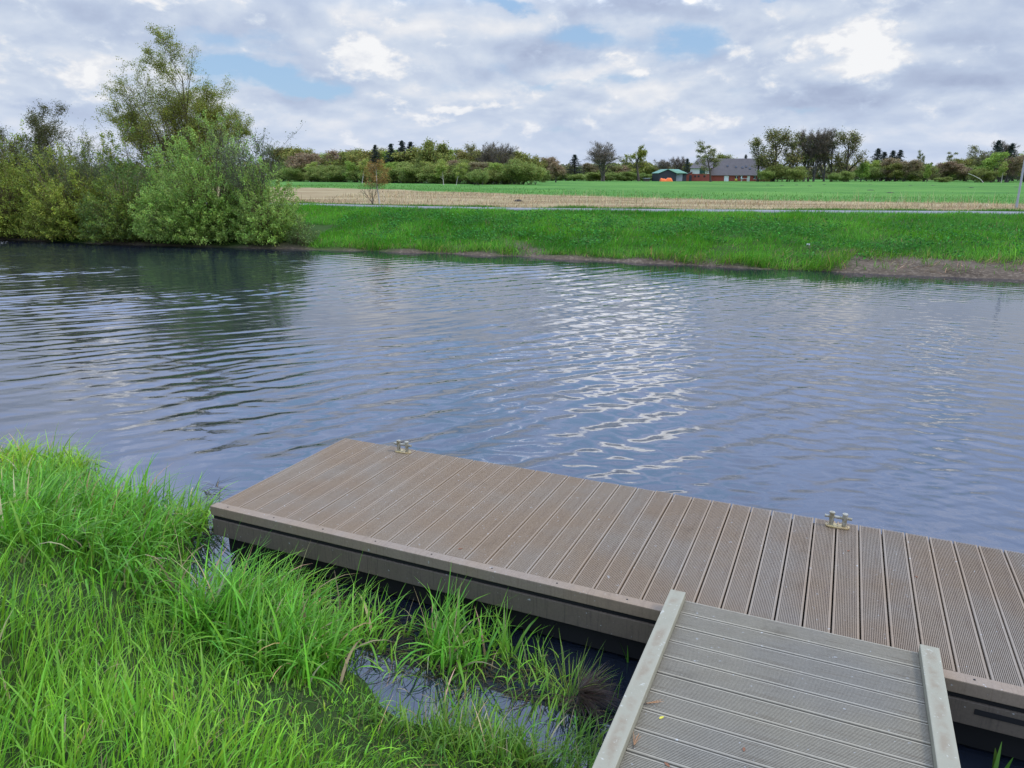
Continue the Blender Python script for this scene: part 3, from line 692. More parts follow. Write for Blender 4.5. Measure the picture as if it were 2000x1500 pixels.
tag(link('bank_weeds', mesh_np('bank_weeds', Vw, Fw, M['bankgrass'], Cw)), 'dark green leafy weeds in patches on the far bank slope', 'weeds', kind='stuff')
# straw and dead reed stalks of the drying strip
parts = []
n = 26000; x = rng.uniform(-16, 40, n); y = ypath(x) + 2.9 + rng.uniform(0, 1, n) ** 1.6 * np.minimum(yfield(x) - ypath(x) - 2.5, 40); keep = (np.abs(x) < 0.72 * y + 2) & (y < yfield(x)); x, y = x[keep], y[keep]; n = len(x)
lod = np.clip(y / 45, 1, 2)
parts.append(blades(np.stack([x, y, zfar(x, y) - 0.01], -1), np.clip(rng.gamma(4, 0.05, n), 0.06, 0.6) * (0.8 + 0.4 * np.clip(lf(x, y, 0.6, 91), -1, 1)), rng.uniform(0.012, 0.026, n) * lod, rng.uniform(0, 0.9, n), rng.uniform(0, 6.28, n), rng.uniform(0, 0.6, n), shade((0.34, 0.26, 0.13), n, 0.4), 2))
n = 700; x = rng.uniform(-12, 40, n); y = ypath(x) + rng.uniform(3.2, 14, n); keep = (np.abs(x) < 0.72 * y + 2) & (lf(x, y, 0.25, 92) > -0.2); x, y = x[keep], y[keep]; n = len(x)
parts.append(blades(np.stack([x, y, zfar(x, y) - 0.01], -1), rng.uniform(0.4, 1.15, n), rng.uniform(0.010, 0.018, n), rng.uniform(0, 0.22, n), rng.uniform(0, 6.28, n), rng.uniform(0, 0.35, n), shade((0.55, 0.45, 0.25), n, 0.2), 3))
V, Fc, C = joinparts(parts)
tag(link('straw', mesh_np('straw', V, Fc, M['straw'], C)), 'pale dry straw and reed stalks on the strip beyond the path', 'straw', kind='stuff')
# tufts along and inside the green meadow
parts = []
n = 16000; x = rng.uniform(-45, 70, n); y = yfield(x) + np.abs(rng.normal(0, 1, n)) * (0.25 * yfield(x)); keep = (np.abs(x) < 0.72 * y + 2); x, y = x[keep], y[keep]; n = len(x); lod = np.clip(y / 40, 1, 4)
parts.append(blades(np.stack([x, y, zfar(x, y) - 0.02], -1), np.clip(rng.gamma(4, 0.04, n), 0.05, 0.4), 0.022 * lod, rng.uniform(0, 0.6, n), rng.uniform(0, 6.28, n), rng.uniform(0, 0.8, n), shade((0.095, 0.22, 0.035), n, 0.25), 2))
V, Fc, C = joinparts(parts)
tag(link('meadow_tufts', mesh_np('meadow_tufts', V, Fc, M['bankgrass'], C)), 'fresh green tufts of the meadow beyond the straw strip', 'grass', kind='stuff')

# ------------------------------------------------------------------ trees
def segs_mesh(name, S, mat_, sides=5):
    S = np.array(S, np.float64); p0, p1, r0, r1 = S[:, 0:3], S[:, 3:6], S[:, 6], S[:, 7]
    d = p1 - p0; d /= np.linalg.norm(d, axis=1)[:, None] + 1e-9
    ref = np.where(np.abs(d[:, 2:3]) > 0.9, np.array([[1.0, 0, 0]]), np.array([[0, 0, 1.0]]))
    a = np.cross(d, ref); a /= np.linalg.norm(a, axis=1)[:, None] + 1e-9; b = np.cross(d, a)
    th = np.arange(sides) * 2 * np.pi / sides
    ring = np.cos(th)[None, :, None] * a[:, None, :] + np.sin(th)[None, :, None] * b[:, None, :]
    V = np.concatenate([p0[:, None] + ring * r0[:, None, None], p1[:, None] + ring * r1[:, None, None]], 1)
    n = len(S); base = np.arange(n)[:, None] * 2 * sides; i = np.arange(sides)[None, :]; j = (i + 1) % sides
    Fc = np.stack([base + i, base + j, base + sides + j, base + sides + i], -1).reshape(-1, 4)
    return mesh_np(name, V, Fc, mat_, smooth=True)
def grow(g, p, d, L, r, lvl, prm, S, T):
    """limb of length L; S collects segments per level, T the twig points"""
    q = prm[lvl]; n = q['n']; st = L / n; p = np.array(p, float); d = np.array(d, float)
    rad = r; kids = q.get('kids', 0); k0 = q.get('from', 0.3)
    kid_at = np.sort(g.uniform(k0, 1.0, kids)) if kids else []
    ki = 0
    for i in range(n):
        d = d + g.normal(0, q['wig'], 3) + np.array([0, 0, q['up']]); d /= np.linalg.norm(d)
        r2 = max(r * (1 - (i + 1) / n * q.get('taper', 0.8)), q.get('rmin', 0.002)); p2 = p + d * st
        S[lvl].append((*p, *p2, rad, r2))
        if lvl >= q.get('leaf_lvl', 9): T.append((*p2, *d))
        while ki < len(kid_at) and kid_at[ki] <= (i + 1) / n:
            f = kid_at[ki]; ki += 1
            side = np.cross(d, g.normal(0, 1, 3)); side /= np.linalg.norm(side) + 1e-9
            a = g.normal(q['ang'], q.get('angsd', 0.15)); dd = d * math.cos(a) + side * math.sin(a)
            LL = L * q['ratio'] * g.uniform(0.7, 1.2) * (1 - q.get('top', 0.45) * f)
            grow(g, p + (p2 - p) * g.uniform(0, 1), dd, LL, max(rad * q.get('rr', 0.55), q.get('rmin', 0.002)), lvl + 1, prm, S, T)
        p, rad = p2, r2
    T.append((*p, *d))
def skel(seed, stems, prm):
    g = np.random.default_rng(seed); S = [[] for _ in range(8)]; T = []
    for p, d, L, r in stems: grow(g, p, np.array(d) / np.linalg.norm(d), L, r, 0, prm, S, T)
    return g, S, np.array(T)
def tree_thing(name, loc, rz, label, cat, group, trunk_me, crown_me, twig_me=None, scale=(1, 1, 1)):
    t = tag(empty(name, loc, rz), label, cat, group); t.scale = scale
    if trunk_me: link('trunk', trunk_me, t)
    if twig_me: link('branches', twig_me, t)
    if crown_me: link('crown', crown_me, t)
    return t
def leaf_mesh(name, pts, size, g, cols, mat_, **kw):
    V, Fc = leaf_quads(np.asarray(pts), size, g, **kw); cols = np.repeat(cols, 4, 0)
    return mesh_np(name, V, Fc, mat_, cols)

# --- big willow bush leaning over the water
def bush(seed, rx, ry, h, nclump, nleaf, size, col, col2, bark, elong=0.42, overhang=0.15, low=0.02, power=0.36):
    """many stems from one base; leafy sprays fill an uneven dome"""
    g = np.random.default_rng(seed)
    lob = [(g.uniform(0, 6.28), g.uniform(0.1, 1.2), g.uniform(0.10, 0.22), g.uniform(0.35, 0.7)) for _ in range(13)]
    pts = []; dirs = []; segs = []; val = []
    for i in range(nclump):
        a = g.uniform(0, 6.28); ph = math.acos(1 - g.uniform(0, 1) ** 0.9) if g.uniform() < 0.8 else g.uniform(0.9, 1.57)
        k = 1.0
        for la, lp, am, wd in lob:
            dd = ((math.cos(a) * math.sin(ph) - math.cos(la) * math.sin(lp)) ** 2 + (math.sin(a) * math.sin(ph) - math.sin(la) * math.sin(lp)) ** 2 + (math.cos(ph) - math.cos(lp)) ** 2)
            k += am * math.exp(-dd / (wd * wd * 0.35)) - 0.018
        rr_ = k * g.uniform(0.0, 1.0) ** power
        p = np.array([rx * rr_ * math.sin(ph) * math.cos(a), ry * rr_ * math.sin(ph) * math.sin(a), low * h + h * rr_ * math.cos(ph) * 0.97])
        d = np.array([math.sin(ph) * math.cos(a), math.sin(ph) * math.sin(a), 0.75 * math.cos(ph) + 0.42]); d /= np.linalg.norm(d)
        L = elong * g.uniform(0.6, 1.3)
        base = np.array([p[0] * 0.12, p[1] * 0.12, 0.0]); mid = base * 0.45 + p * 0.55 + np.array([0, 0, 0.12 * h])
        if i % 3 == 0: segs += [(*base, *mid, 0.03, 0.016), (*mid, *(p + d * L * 0.4), 0.016, 0.004)]
        tcount = max(3, int(nleaf * g.uniform(0.6, 1.4))); t = g.uniform(0, 1, tcount)
        dr = d[None, :] + g.normal(0, 0.1, (tcount, 3))
        pts.append(p + dr * (t * L)[:, None] + g.normal(0, 0.085, (tcount, 3)) * (1.15 - t)[:, None]); val.append(np.full(tcount, g.normal(0, 0.22)))
        segs.append((*(p - d * 0.1), *(p + d * L), 0.006, 0.002))
    pts = np.concatenate(pts); val = np.concatenate(val); n = len(pts)
    mx = np.clip(0.5 + g.normal(0, 0.3, n) + 0.3 * lf(pts[:, 0], pts[:, 2], 2.0, seed), 0, 1)[:, None]
    c = (shade(col, n, 0.14, g) * (1 - mx) + shade(col2, n, 0.14, g) * mx) * np.exp(val)[:, None]
    keep = pts[:, 2] > -0.02
    return segs_mesh('branches', segs, bark, 4), leaf_mesh('foliage', pts[keep], size, g, c[keep], M['leaf'], aspect=0.42, up=0.25)
def shrub(name, u, v, D, rx, ry, h, seed, ncl, nl, size, col, col2, label, group=None, z=None, **kw):
    x, y, _ = far(u, v, D)
    if D > 30.5 and z is not None and z < 0.3: y = float(yshore(x)) + ry * 0.55; x *= y / D
    br, fo = bush(seed, rx, ry, h, ncl, nl, size, col, col2, M['oliveBark'], **kw)
    t = tag(empty(name, (x, y, float(zfar(np.array(x), np.array(y))) - 0.05 if z is None else z)), label, 'shrub', group); link('branches', br, t); link('foliage', fo, t); return t
WG = (0.23, 0.37, 0.055); WG2 = (0.35, 0.48, 0.11); OG = (0.22, 0.28, 0.036); OG2 = (0.34, 0.385, 0.06)
x0, y0 = ground(410, 489, 0.0)
shrub('willow_bush', 410, 470, y0 + 2.0, 3.6, 2.6, 3.8, 21, 2500, 46, 0.085, WG, WG2, 'big rounded pale green willow bush overhanging the far waterline', z=0.12)
shrub('willow_bush', 530, 470, y0 + 1.6, 1.5, 1.4, 3.1, 22, 520, 44, 0.085, WG, WG2, 'lower right flank bush beside the big willow, at the end of the grassy bank', z=0.12)
shrub('alder_bush', 30, 460, 33.0, 2.9, 2.0, 4.0, 23, 1250, 38, 0.088, OG, OG2, 'olive green bush at the left edge over the water', z=0.1)
shrub('alder_bush', 150, 460, 33.5, 2.7, 1.9, 3.5, 24, 1150, 38, 0.088, OG, OG2, 'olive green bush over the water, second from the left edge', z=0.1)
shrub('alder_bush', 250, 465, 31.5, 2.1, 1.7, 3.0, 25, 820, 38, 0.088, OG, (0.12, 0.20, 0.045), 'low olive bush between the left bushes and the big willow', z=0.1)
shrub('alder_bush', -110, 460, 33.5, 2.6, 2.0, 4.1, 26, 500, 28, 0.11, OG, OG2, 'olive green bush cut by the left photo edge', z=0.1)
for u_, v_, d_, h_, sd_, c1_, c2_, lb_ in ((70, 440, 37, 4.3, 61, OG, OG2, 'taller olive bush in the second row, under the thin tree at the left'), (195, 440, 37, 3.4, 62, OG, OG2, 'olive bush in the second row, beneath the bare upright twigs'), (275, 440, 36, 3.6, 63, OG, WG, 'olive bush in the second row, at the foot of the tall open tree')):
    shrub('alder_bush', u_, v_, d_, 2.6, 1.6, h_, sd_, 620, 26, 0.12, c1_, c2_, lb_, z=0.7)
x, y = ground(590, 484, 0.05)
shrub('willow_bush', 592, 470, y + 0.4, 0.5, 0.5, 0.95, 27, 80, 24, 0.075, (0.12, 0.2, 0.04), (0.17, 0.25, 0.07), 'small leafy willow sprig at the right foot of the big willow', z=0.15)

# --- tall thin birch behind the bushes
BP = [dict(n=9, wig=0.028, up=0.02, kids=14, ang=0.55, ratio=0.62, rr=0.5, top=0.55, **{'from': 0.12}, taper=0.85),
      dict(n=7, wig=0.10, up=0.07, kids=10, ang=0.6, ratio=0.5, rr=0.5, top=0.4, **{'from': 0.2}, rmin=0.006),
      dict(n=5, wig=0.16, up=0.03, kids=5, ang=0.65, ratio=0.55, rr=0.6, top=0.3, **{'from': 0.2}, rmin=0.004, leaf_lvl=2),
      dict(n=4, wig=0.22, up=-0.04, leaf_lvl=3, ang=0.6, ratio=0.5, rmin=0.003)]
def sparse_tree(name, u, vtop, D, seed, stems, prm, col, col2, nl, lsize, label, dens=None, zb=1.0, vscale=None, bark='oliveBark'):
    x, y, zt = far(u, vtop, D); H = zt - zb
    g, S, T = skel(seed, [((sx, sy, 0), (dx_, dy_, 1), H * L, r) for sx, sy, dx_, dy_, L, r in stems], prm)
    top = T[:, 2].max(); k = H / top
    trunk = segs_mesh('trunk', S[0], M[bark], 7); br = segs_mesh('branches', [s for l in S[1:] for s in l], M[bark], 3)
    rep = np.full(len(T), nl)
    if dens is not None: rep = np.maximum((nl * dens(T / np.array([1, 1, top, 1, 1, 1]), H)).astype(int), 0)
    P = np.repeat(T[:, :3], rep, 0) + g.normal(0, 0.085, (rep.sum(), 3))
    n = len(P); mx = np.clip(0.5 + g.normal(0, 0.3, n), 0, 1)[:, None]; c = shade(col, n, 0.2, g) * (1 - mx) + shade(col2, n, 0.2, g) * mx
    cr = leaf_mesh('crown', P, lsize, g, c, M['leaf'], aspect=0.5, up=-0.1)
    return tree_thing(name, (x, y, zb), 0, label, 'tree', None, trunk, cr, br, (1, 1, k))
dens = lambda T, H: 1.1 + 1.9 * np.exp(-((T[:, 2] - 0.93) / 0.17) ** 2) * np.exp(-((T[:, 0] + 0.1) / 1.1) ** 2) + 1.8 * np.exp(-((T[:, 2] - 0.55) / 0.13) ** 2) * np.exp(-((T[:, 0] - 1.5) / 0.75) ** 2) + 1.2 * np.exp(-((T[:, 2] - 0.50) / 0.08) ** 2) * np.exp(-((T[:, 0] - 2.9) / 0.5) ** 2)
sparse_tree('birch_tree', 330, 66, 38.0, 31, [(0, 0, 0.13, 0, 0.95, 0.13), (0.1, 0.1, 0.24, 0.1, 0.82, 0.09), (-0.1, 0, -0.10, 0.1, 0.78, 0.09), (0, 0.1, -0.36, -0.1, 0.80, 0.07), (0.1, 0, 0.40, -0.1, 0.70, 0.07), (0.1, 0, 0.02, 0.3, 0.75, 0.07), (0.1, 0, 0.6, 0.1, 0.6, 0.06), (-0.1, 0, -0.60, 0.1, 0.68, 0.06), (0, 0, -0.2, -0.2, 0.88, 0.07)], BP,
            (0.21, 0.235, 0.035), (0.30, 0.325, 0.05), 2, 0.075, 'tall open-crowned tree with thin olive foliage rising behind the willow', dens)
sparse_tree('birch_tree', 38, 196, 37.0, 32, [(0, 0, 0.05, 0, 0.9, 0.08), (0.2, 0, 0.35, 0, 0.75, 0.06), (-0.2, 0, -0.4, 0.1, 0.75, 0.06)], BP, (0.09, 0.10, 0.03), (0.13, 0.13, 0.04), 2, 0.07, 'thin twiggy tree with few leaves behind bushes at the left edge')
TP = [dict(n=7, wig=0.07, up=0.05, kids=7, ang=0.4, ratio=0.5, rr=0.6, top=0.4, **{'from': 0.3}, rmin=0.006),
      dict(n=5, wig=0.10, up=0.08, kids=4, ang=0.5, ratio=0.5, rr=0.6, top=0.3, **{'from': 0.3}, rmin=0.005, leaf_lvl=1),
      dict(n=4, wig=0.12, up=0.06, leaf_lvl=2, ang=0.5, ratio=0.5, rmin=0.004)]
def twiggy(u, vtop, D, seed, label, spread=0.4, ns=9, nl=1, w=1.0):
    g = np.random.default_rng(seed); st = [(g.normal(0, 0.03), g.normal(0, 0.03), g.normal(0, spread) * (0.6 + 0.35 * w), g.normal(0, spread), g.uniform(0.7, 1), 0.03) for _ in range(ns)]
    return sparse_tree('twiggy_shrub', u, vtop, D, seed, st, TP, (0.10, 0.13, 0.04), (0.14, 0.18, 0.06), nl, 0.07, label, zb=0.6, bark='greyBark')
twiggy(148, 236, 34.5, 41, 'bare upright twiggy shrub with leaf buds between the left bushes', 0.28, 13, 2, 2.2)
twiggy(235, 292, 34.5, 42, 'low twiggy shrub below the tall open-crowned tree', 0.4, 10, 2, 2.0)
twiggy(486, 226, 31.5, 43, 'wispy upright shrub rising behind the right side of the willow', 0.28, 14, 2, 1.6)
twiggy(95, 285, 35.5, 44, 'twiggy shrub between thin tree and upright shrub at the left', 0.4, 9, 2, 2.0)

# --- young birch and sapling on the straw strip
x, y, zt = far(737, 311, 48.0)
g, S, T = skel(51, [((0, 0, 0), (0.02, 0, 1), 2.7, 0.045)], [dict(n=9, wig=0.05, up=0.03, kids=24, ang=0.75, ratio=0.36, rr=0.35, top=0.35, **{'from': 0.30}, rmin=0.008), dict(n=5, wig=0.15, up=0.02, kids=6, ang=0.7, ratio=0.5, top=0.2, rmin=0.005, leaf_lvl=1), dict(n=4, wig=0.2, up=-0.12, ang=.5, ratio=.5, rmin=0.004, leaf_lvl=1)])
P = np.repeat(T[:, :3], 4, 0) + g.normal(0, 0.08, (len(T) * 4, 3)); c = shade((0.30, 0.20, 0.055), len(P), 0.25, g)
zb = float(zfar(np.array(x), np.array(y)))
tree_thing('young_birch', (x, y, zb), 0, 'young birch with pale trunk and orange brown buds on the straw strip', 'tree', None, segs_mesh('trunk', S[0], M['paleBark'], 6), leaf_mesh('crown', P, 0.07, g, c, M['straw'], aspect=0.5), segs_mesh('branches', S[1] + S[2], M['oliveBark'], 3), (1.15, 1.15, (zt - zb) / T[:, 2].max()))
g, S, T = skel(52, [((0, 0, 0), (g.normal(0, .25), g.normal(0, .2), 1), 1.35, 0.02) for _ in range(5)], [dict(n=6, wig=0.09, up=0.03, kids=8, ang=0.6, ratio=0.45, rr=0.5, **{'from': 0.25}, rmin=0.006), dict(n=4, wig=0.15, up=0.02, ang=.5, ratio=.5, rmin=0.005, leaf_lvl=1)])
P = np.repeat(T[:, :3], 2, 0) + g.normal(0, 0.05, (len(T) * 2, 3)); x, y = ground(728, 399, PZ)
tree_thing('sapling', (x, y, PZ - 0.05), 0, 'low dark-stemmed sapling just in front of the young birch', 'sapling', None, segs_mesh('trunk', S[0], M['bark'], 5), leaf_mesh('crown', P, 0.05, g, shade((0.16, 0.15, 0.05), len(P), 0.3, g), M['straw'], aspect=0.5), segs_mesh('branches', S[1], M['bark'], 3))

# --- distant trees: kinds built once at 10 m height, copied with their parts
KIND = {}
def kind(name, seeds, stems, prm, col, col2, nl, lsize, bark, jit=0.35, only=None, sides=4):
    out = []
    for sd in seeds:
        g = np.random.default_rng(sd); st = stems(g)
        g, S, T = skel(sd, st, prm); k = 10.0 / T[:, 2].max()
        allS = np.array([s for l in S for s in l]); allS[:, :8] *= k
        allS = np.concatenate([[[0, 0, -0.2, 0, 0, 0.35, 0.45 if len(st) > 1 else 0.3, 0.3 if len(st) > 1 else 0.25]], allS])
        nb = 1 + len(S[0]) + len(S[1]); tr = segs_mesh('trunk', allS[:nb], M[bark], 5)
        tw = allS[nb:]; cr_segs = segs_mesh('twigs', tw, M[bark], 3) if len(tw) else None
        Tt = T[:, :3] * k
        if nl > 0:
            P = np.repeat(Tt, nl, 0) + g.normal(0, jit, (len(Tt) * nl, 3)); P = P[P[:, 2] > 0.15]; n = len(P)
            mx = np.clip(0.5 + g.normal(0, 0.35, n) + 0.25 * lf(P[:, 0], P[:, 2], 1.2, sd), 0, 1)[:, None]; c = shade(col, n, 0.25, g) * (1 - mx) + shade(col2, n, 0.25, g) * mx
            cr = leaf_mesh('crown', P, lsize, g, c, M['farleaf'], aspect=0.6, up=0.1)
        else: cr = None
        out.append((tr, cr, cr_segs))
    KIND[name] = out
def P3(k0, k1, k2, a0, a1, up0, up1, r0, r1, frm=0.3, rmin=0.02, n0=7, top=0.45, wig=0.06):
    return [dict(n=n0, wig=wig, up=up0, kids=k0, ang=a0, ratio=r0, rr=0.5, top=top, **{'from': frm}, rmin=rmin * 2), dict(n=5, wig=0.12, up=up1, kids=k1, ang=a1, ratio=r1, rr=0.55, **{'from': 0.25}, rmin=rmin * 1.3),
            dict(n=4, wig=0.16, up=up1, kids=k2, ang=0.6, ratio=0.55, rr=0.6, **{'from': 0.3}, rmin=rmin, leaf_lvl=2), dict(n=3, wig=0.2, up=0.02, ang=.5, ratio=.5, rmin=rmin * 0.8, leaf_lvl=3)]
one = lambda L=8, r=0.22: (lambda g: [((0, 0, 0), (g.normal(0, .04), g.normal(0, .04), 1), L, r)])
kind('bare', (101, 102), lambda g: [((0, 0, 0), (-.10, 0, 1), 6.5, .25), ((.05, 0, 0), (.25, .1, 1), 6.0, .2), ((0, .05, 0), (.1, -.3, 1), 5.5, .15)], P3(12, 9, 8, .6, .6, .04, .05, .66, .6, .26, .017), (0.11, 0.085, 0.05), (0.12, 0.10, 0.06), 1, 0.13, 'greyBark', 0.2)
kind('leafy_round', (103, 104), one(5.2, .3), P3(12, 8, 5, .85, .6, .04, .05, .75, .55, .42, .025), (0.14, 0.165, 0.03), (0.19, 0.22, 0.04), 2, 0.26, 'bark', 0.2)
kind('oak', (105, 106, 107), one(5.6, .3), P3(13, 9, 4, .85, .6, .04, .05, .75, .55, .16, .025), (0.12, 0.125, 0.032), (0.19, 0.185, 0.045), 4, 0.36, 'bark', 0.42)
kind('oldoak', (126, 127), one(6.0, .3), P3(14, 9, 4, .75, .6, .05, .05, .62, .55, .14, .025), (0.10, 0.10, 0.03), (0.16, 0.145, 0.045), 2, 0.24, 'bark', 0.38)
kind('green', (108, 109), one(6.5, .25), P3(13, 8, 4, .65, .6, .05, .05, .55, .5, .12, .02), (0.13, 0.185, 0.035), (0.20, 0.25, 0.045), 4, 0.32, 'greyBark', 0.38)
kind('slender', (110, 111), one(9, .16), P3(22, 6, 3, 1.15, .6, .03, .03, .26, .5, .15, .018, 10, .55, .03), (0.11, 0.125, 0.045), (0.15, 0.16, 0.055), 2, 0.2, 'bark', 0.2)
kind('tall', (112, 113, 114), one(9, .2), P3(16, 6, 4, .7, .55, .05, .06, .38, .5, .25, .02, 10, .5, .05), (0.10, 0.11, 0.035), (0.15, 0.145, 0.05), 1, 0.24, 'bark', 0.28)
kind('brown', (115, 116), lambda g: [((g.normal(0, .3), g.normal(0, .3), 0), (g.normal(0, .3), g.normal(0, .3), 1), 6.5, .1) for _ in range(4)], P3(9, 7, 4, .6, .55, .05, .05, .55, .5, .15, .02), (0.17, 0.125, 0.07), (0.20, 0.16, 0.08), 3, 0.26, 'greyBark', 0.35)
kind('birch', (117, 118), one(8.5, .12), P3(18, 7, 3, .7, .6, .02, -.02, .32, .5, .3, .016, 9), (0.16, 0.21, 0.045), (0.23, 0.27, 0.06), 3, 0.26, 'paleBark', 0.3)
kind('bushy', (119, 120, 121), lambda g: [((g.normal(0, .8), g.normal(0, .8), 0), (g.normal(0, .5), g.normal(0, .5), 1), 5, .08) for _ in range(7)], P3(8, 6, 0, .6, .55, .04, .04, .6, .5, .08, .02), (0.13, 0.16, 0.04), (0.18, 0.21, 0.05), 9, 0.36, 'greyBark', 0.6)
def conifer(seed):
    g = np.random.default_rng(seed); S = [(0, 0, 0, 0, 0, 10, .22, .02)]; P = []
    for z in np.linspace(1.2, 9.8, 30):
        L = (10 - z) * 0.33 * g.uniform(0.75, 1.2) + 0.15
        for a in g.uniform(0, 6.28, 7):
            l2 = L * g.uniform(0.6, 1.1); e = (l2 * math.cos(a), l2 * math.sin(a), z - 0.25 * l2 + g.normal(0, .1)); S.append((0, 0, z, *e, .04, .015)); t = g.uniform(0.15, 1, 14)
            P.append(np.array([0, 0, z])[None] + (np.array(e) - np.array([0, 0, z]))[None] * t[:, None] + g.normal(0, .1, (14, 3)))
    P = np.concatenate(P)
    return segs_mesh('trunk', S, M['bark'], 4), leaf_mesh('crown', P, 0.27, g, shade((0.032, 0.045, 0.034), len(P), 0.3, g), M['farleaf'], aspect=0.4, up=-0.2), None
KIND['conifer'] = [conifer(122), conifer(123)]
CN = dict(bare='bare_tree', leafy_round='round_tree', oak='oak_tree', oldoak='oak_tree', green='broadleaf_tree', slender='alder_tree', tall='tall_tree', brown='budding_tree', birch='birch_tree', bushy='bush', conifer='conifer_tree')
tr_ = random.Random(9)
def dtree(kd, u, vtop, D, label, group=None, wide=1.0, zb=None):
    tr, cr, tw = tr_.choice(KIND[kd]); x, y, zt = far(u, vtop, D); zb = PZ - 0.1 if zb is None else zb; k = (zt - zb) / 10.0
    t = tag(empty(CN[kd], (x, y, zb), tr_.uniform(0, 6.28)), label, 'bush' if kd == 'bushy' else 'tree', group); w = wide * k * (1.9 if kd == 'conifer' else 1.45); t.scale = (w, w, k)
    link('trunk', tr, t)
    if tw is not None: link('branches', tw, t)
    if cr is not None: link('crown', cr, t)
    return t
# free-standing and recognisable ones
dtree('bare', 1181, 275, 292, 'big bare round-crowned tree in the meadow left of the small leafy tree', wide=0.95)
dtree('leafy_round', 1250, 283, 290, 'small round leafy tree on a straight trunk, standing alone left of the shed', wide=0.78)
dtree('slender', 1393, 277, 268, 'slender alder standing in front of the farmhouse', wide=1.05)
dtree('conifer', 763, 281, 232, 'dark conifer over the left wood, leftmost of the pointed ones', wide=1.0)
dtree('conifer', 785, 275, 232, 'dark conifer over the left wood, second from the left', wide=1.0)
dtree('conifer', 801, 277, 234, 'dark conifer over the left wood, right beside the tallest', wide=1.0)
dtree('conifer', 732, 283, 236, 'small dark conifer top over the left wood behind the young birch', wide=0.8)
dtree('oak', 843, 275, 210, 'broad dark green oak right of the conifers over the left wood', wide=0.72)
dtree('bare', 952, 277, 190, 'bare tall tree near the right end of the left wood, left of a pair', wide=0.6)
dtree('bare', 986, 279, 184, 'bare tall tree near the right end of the left wood, right of a pair', wide=0.6)
dtree('tall', 920, 281, 200, 'thin olive tree left of the two bare trees over the left wood', wide=0.9)
dtree('bushy', 1012, 313, 172, 'rounded olive bush ending the left wood on the right', wide=1.05)
dtree('bushy', 1034, 321, 170, 'low olive bush at the very right tip of the left wood', wide=1.0)
dtree('bushy', 935, 331, 160, 'small bright green round shrub before the left wood', wide=0.9)
dtree('birch', 865, 312, 166, 'pale trunked birch at the edge of the left wood, right of the oak', wide=0.9)
dtree('birch', 890, 318, 164, 'pale trunked birch at the edge of the left wood, below the bare trees', wide=0.9)
dtree('birch', 705, 312, 205, 'pale trunked birch at the wood edge left of the young birch', wide=0.9)
dtree('brown', 1086, 318, 235, 'roundish brown budding tree standing in the meadow between the woods', wide=0.9)
dtree('bushy', 1062, 335, 240, 'low greyish bush left of the brown budding tree', wide=1.2)
dtree('conifer', 1123, 302, 330, 'single dark conifer over the far wood left of the bare tree', wide=1.3)
dtree('oak', 1042, 306, 330, 'dark oak over the far wood right of the left wood', wide=0.9)
dtree('brown', 1080, 308, 335, 'brown tree row over the far wood behind the budding tree', wide=1.3)
dtree('oak', 1410, 302, 330, 'big olive oak rising behind the farmhouse roof', wide=1.0)
dtree('conifer', 1343, 310, 320, 'dark conifer behind the gap between shed and farmhouse', wide=1.0)
dtree('bare', 1328, 305, 330, 'thin bare tree behind the shed roof', wide=0.7)
dtree('bare', 1297, 311, 325, 'small bare tree right of the round leafy tree', wide=1.0)
dtree('conifer', 1457, 302, 330, 'conifer top showing over the right end of the farmhouse roof', wide=0.7)
for u, vt, kd, w, lb in ((1487, 268, 'tall', 1.0, 'leaning open tree at the right end of the farmhouse'), (1518, 253, 'oldoak', 0.85, 'large rounded oak, tallest of the grove left side'),
                         (1545, 270, 'tall', 0.8, 'slim ivy-clad tree right of the large rounded oak'), (1562, 257, 'tall', 0.75, 'tall slim tree in the middle of the grove, left one'), (1580, 252, 'bare', 0.5, 'tall bare tree in the middle of the grove'),
                         (1600, 250, 'bare', 0.5, 'tall bare tree in the grove, right of the middle'), (1620, 251, 'bare', 0.5, 'tall bare tree left of the right-hand oak of the grove'), (1588, 262, 'tall', 0.75, 'dark slim tree between the bare trees of the grove'),
                         (1662, 258, 'oldoak', 0.72, 'broad oak at the right side of the grove'), (1634, 256, 'tall', 0.8, 'straight dark trunked tree left of the right-hand oak')):
    dtree(kd, u, vt, 275, lb, 'grove right of the farmhouse', w)
dtree('bushy', 1655, 335, 262, 'round bright green bush at the right foot of the grove', wide=1.3)
dtree('bushy', 1630, 338, 262, 'green bush at the foot of the grove, left of the bright round one', wide=1.0)
dtree('bushy', 1555, 326, 266, 'brownish bush at the foot of the grove middle', wide=1.1)
dtree('bushy', 1520, 322, 268, 'dark green bush at the left foot of the grove', wide=1.0)
dtree('bushy', 1495, 330, 268, 'bush beside the right wall of the farmhouse', wide=0.9)
dtree('green', 1685, 318, 270, 'yellow green low tree right of the grove', wide=0.9)
for u, vt, lb in ((1716, 290, 'left'), (1745, 294, 'middle'), (1760, 293, 'right')):
    dtree('conifer', u, vt, 320, 'dark conifer in the group right of the grove, %s one' % lb, 'dark conifers right of the grove', 1.1)
dtree('conifer', 1728, 297, 322, 'lower dark conifer between the three right of the grove', 'dark conifers right of the grove', 1.2)
dtree('brown', 1735, 310, 285, 'brown rounded tree below the dark conifers', wide=1.3)
dtree('brown', 1770, 313, 275, 'brown tree right of the dark conifers', wide=1.1)
dtree('green', 1815, 322, 235, 'narrow upright bright green bush in the right meadow', wide=0.45)
dtree('bushy', 1790, 333, 290, 'greyish green round willow bush behind the right meadow', wide=1.5)
dtree('slender', 1806, 294, 320, 'thin bare pole-like tree over the right wood', wide=0.5)
dtree('slender', 1860, 298, 310, 'small layered tree top over the right wood', wide=0.9)
dtree('oak', 1890, 306, 300, 'dark green tree left of the tall right-hand group', wide=1.0)
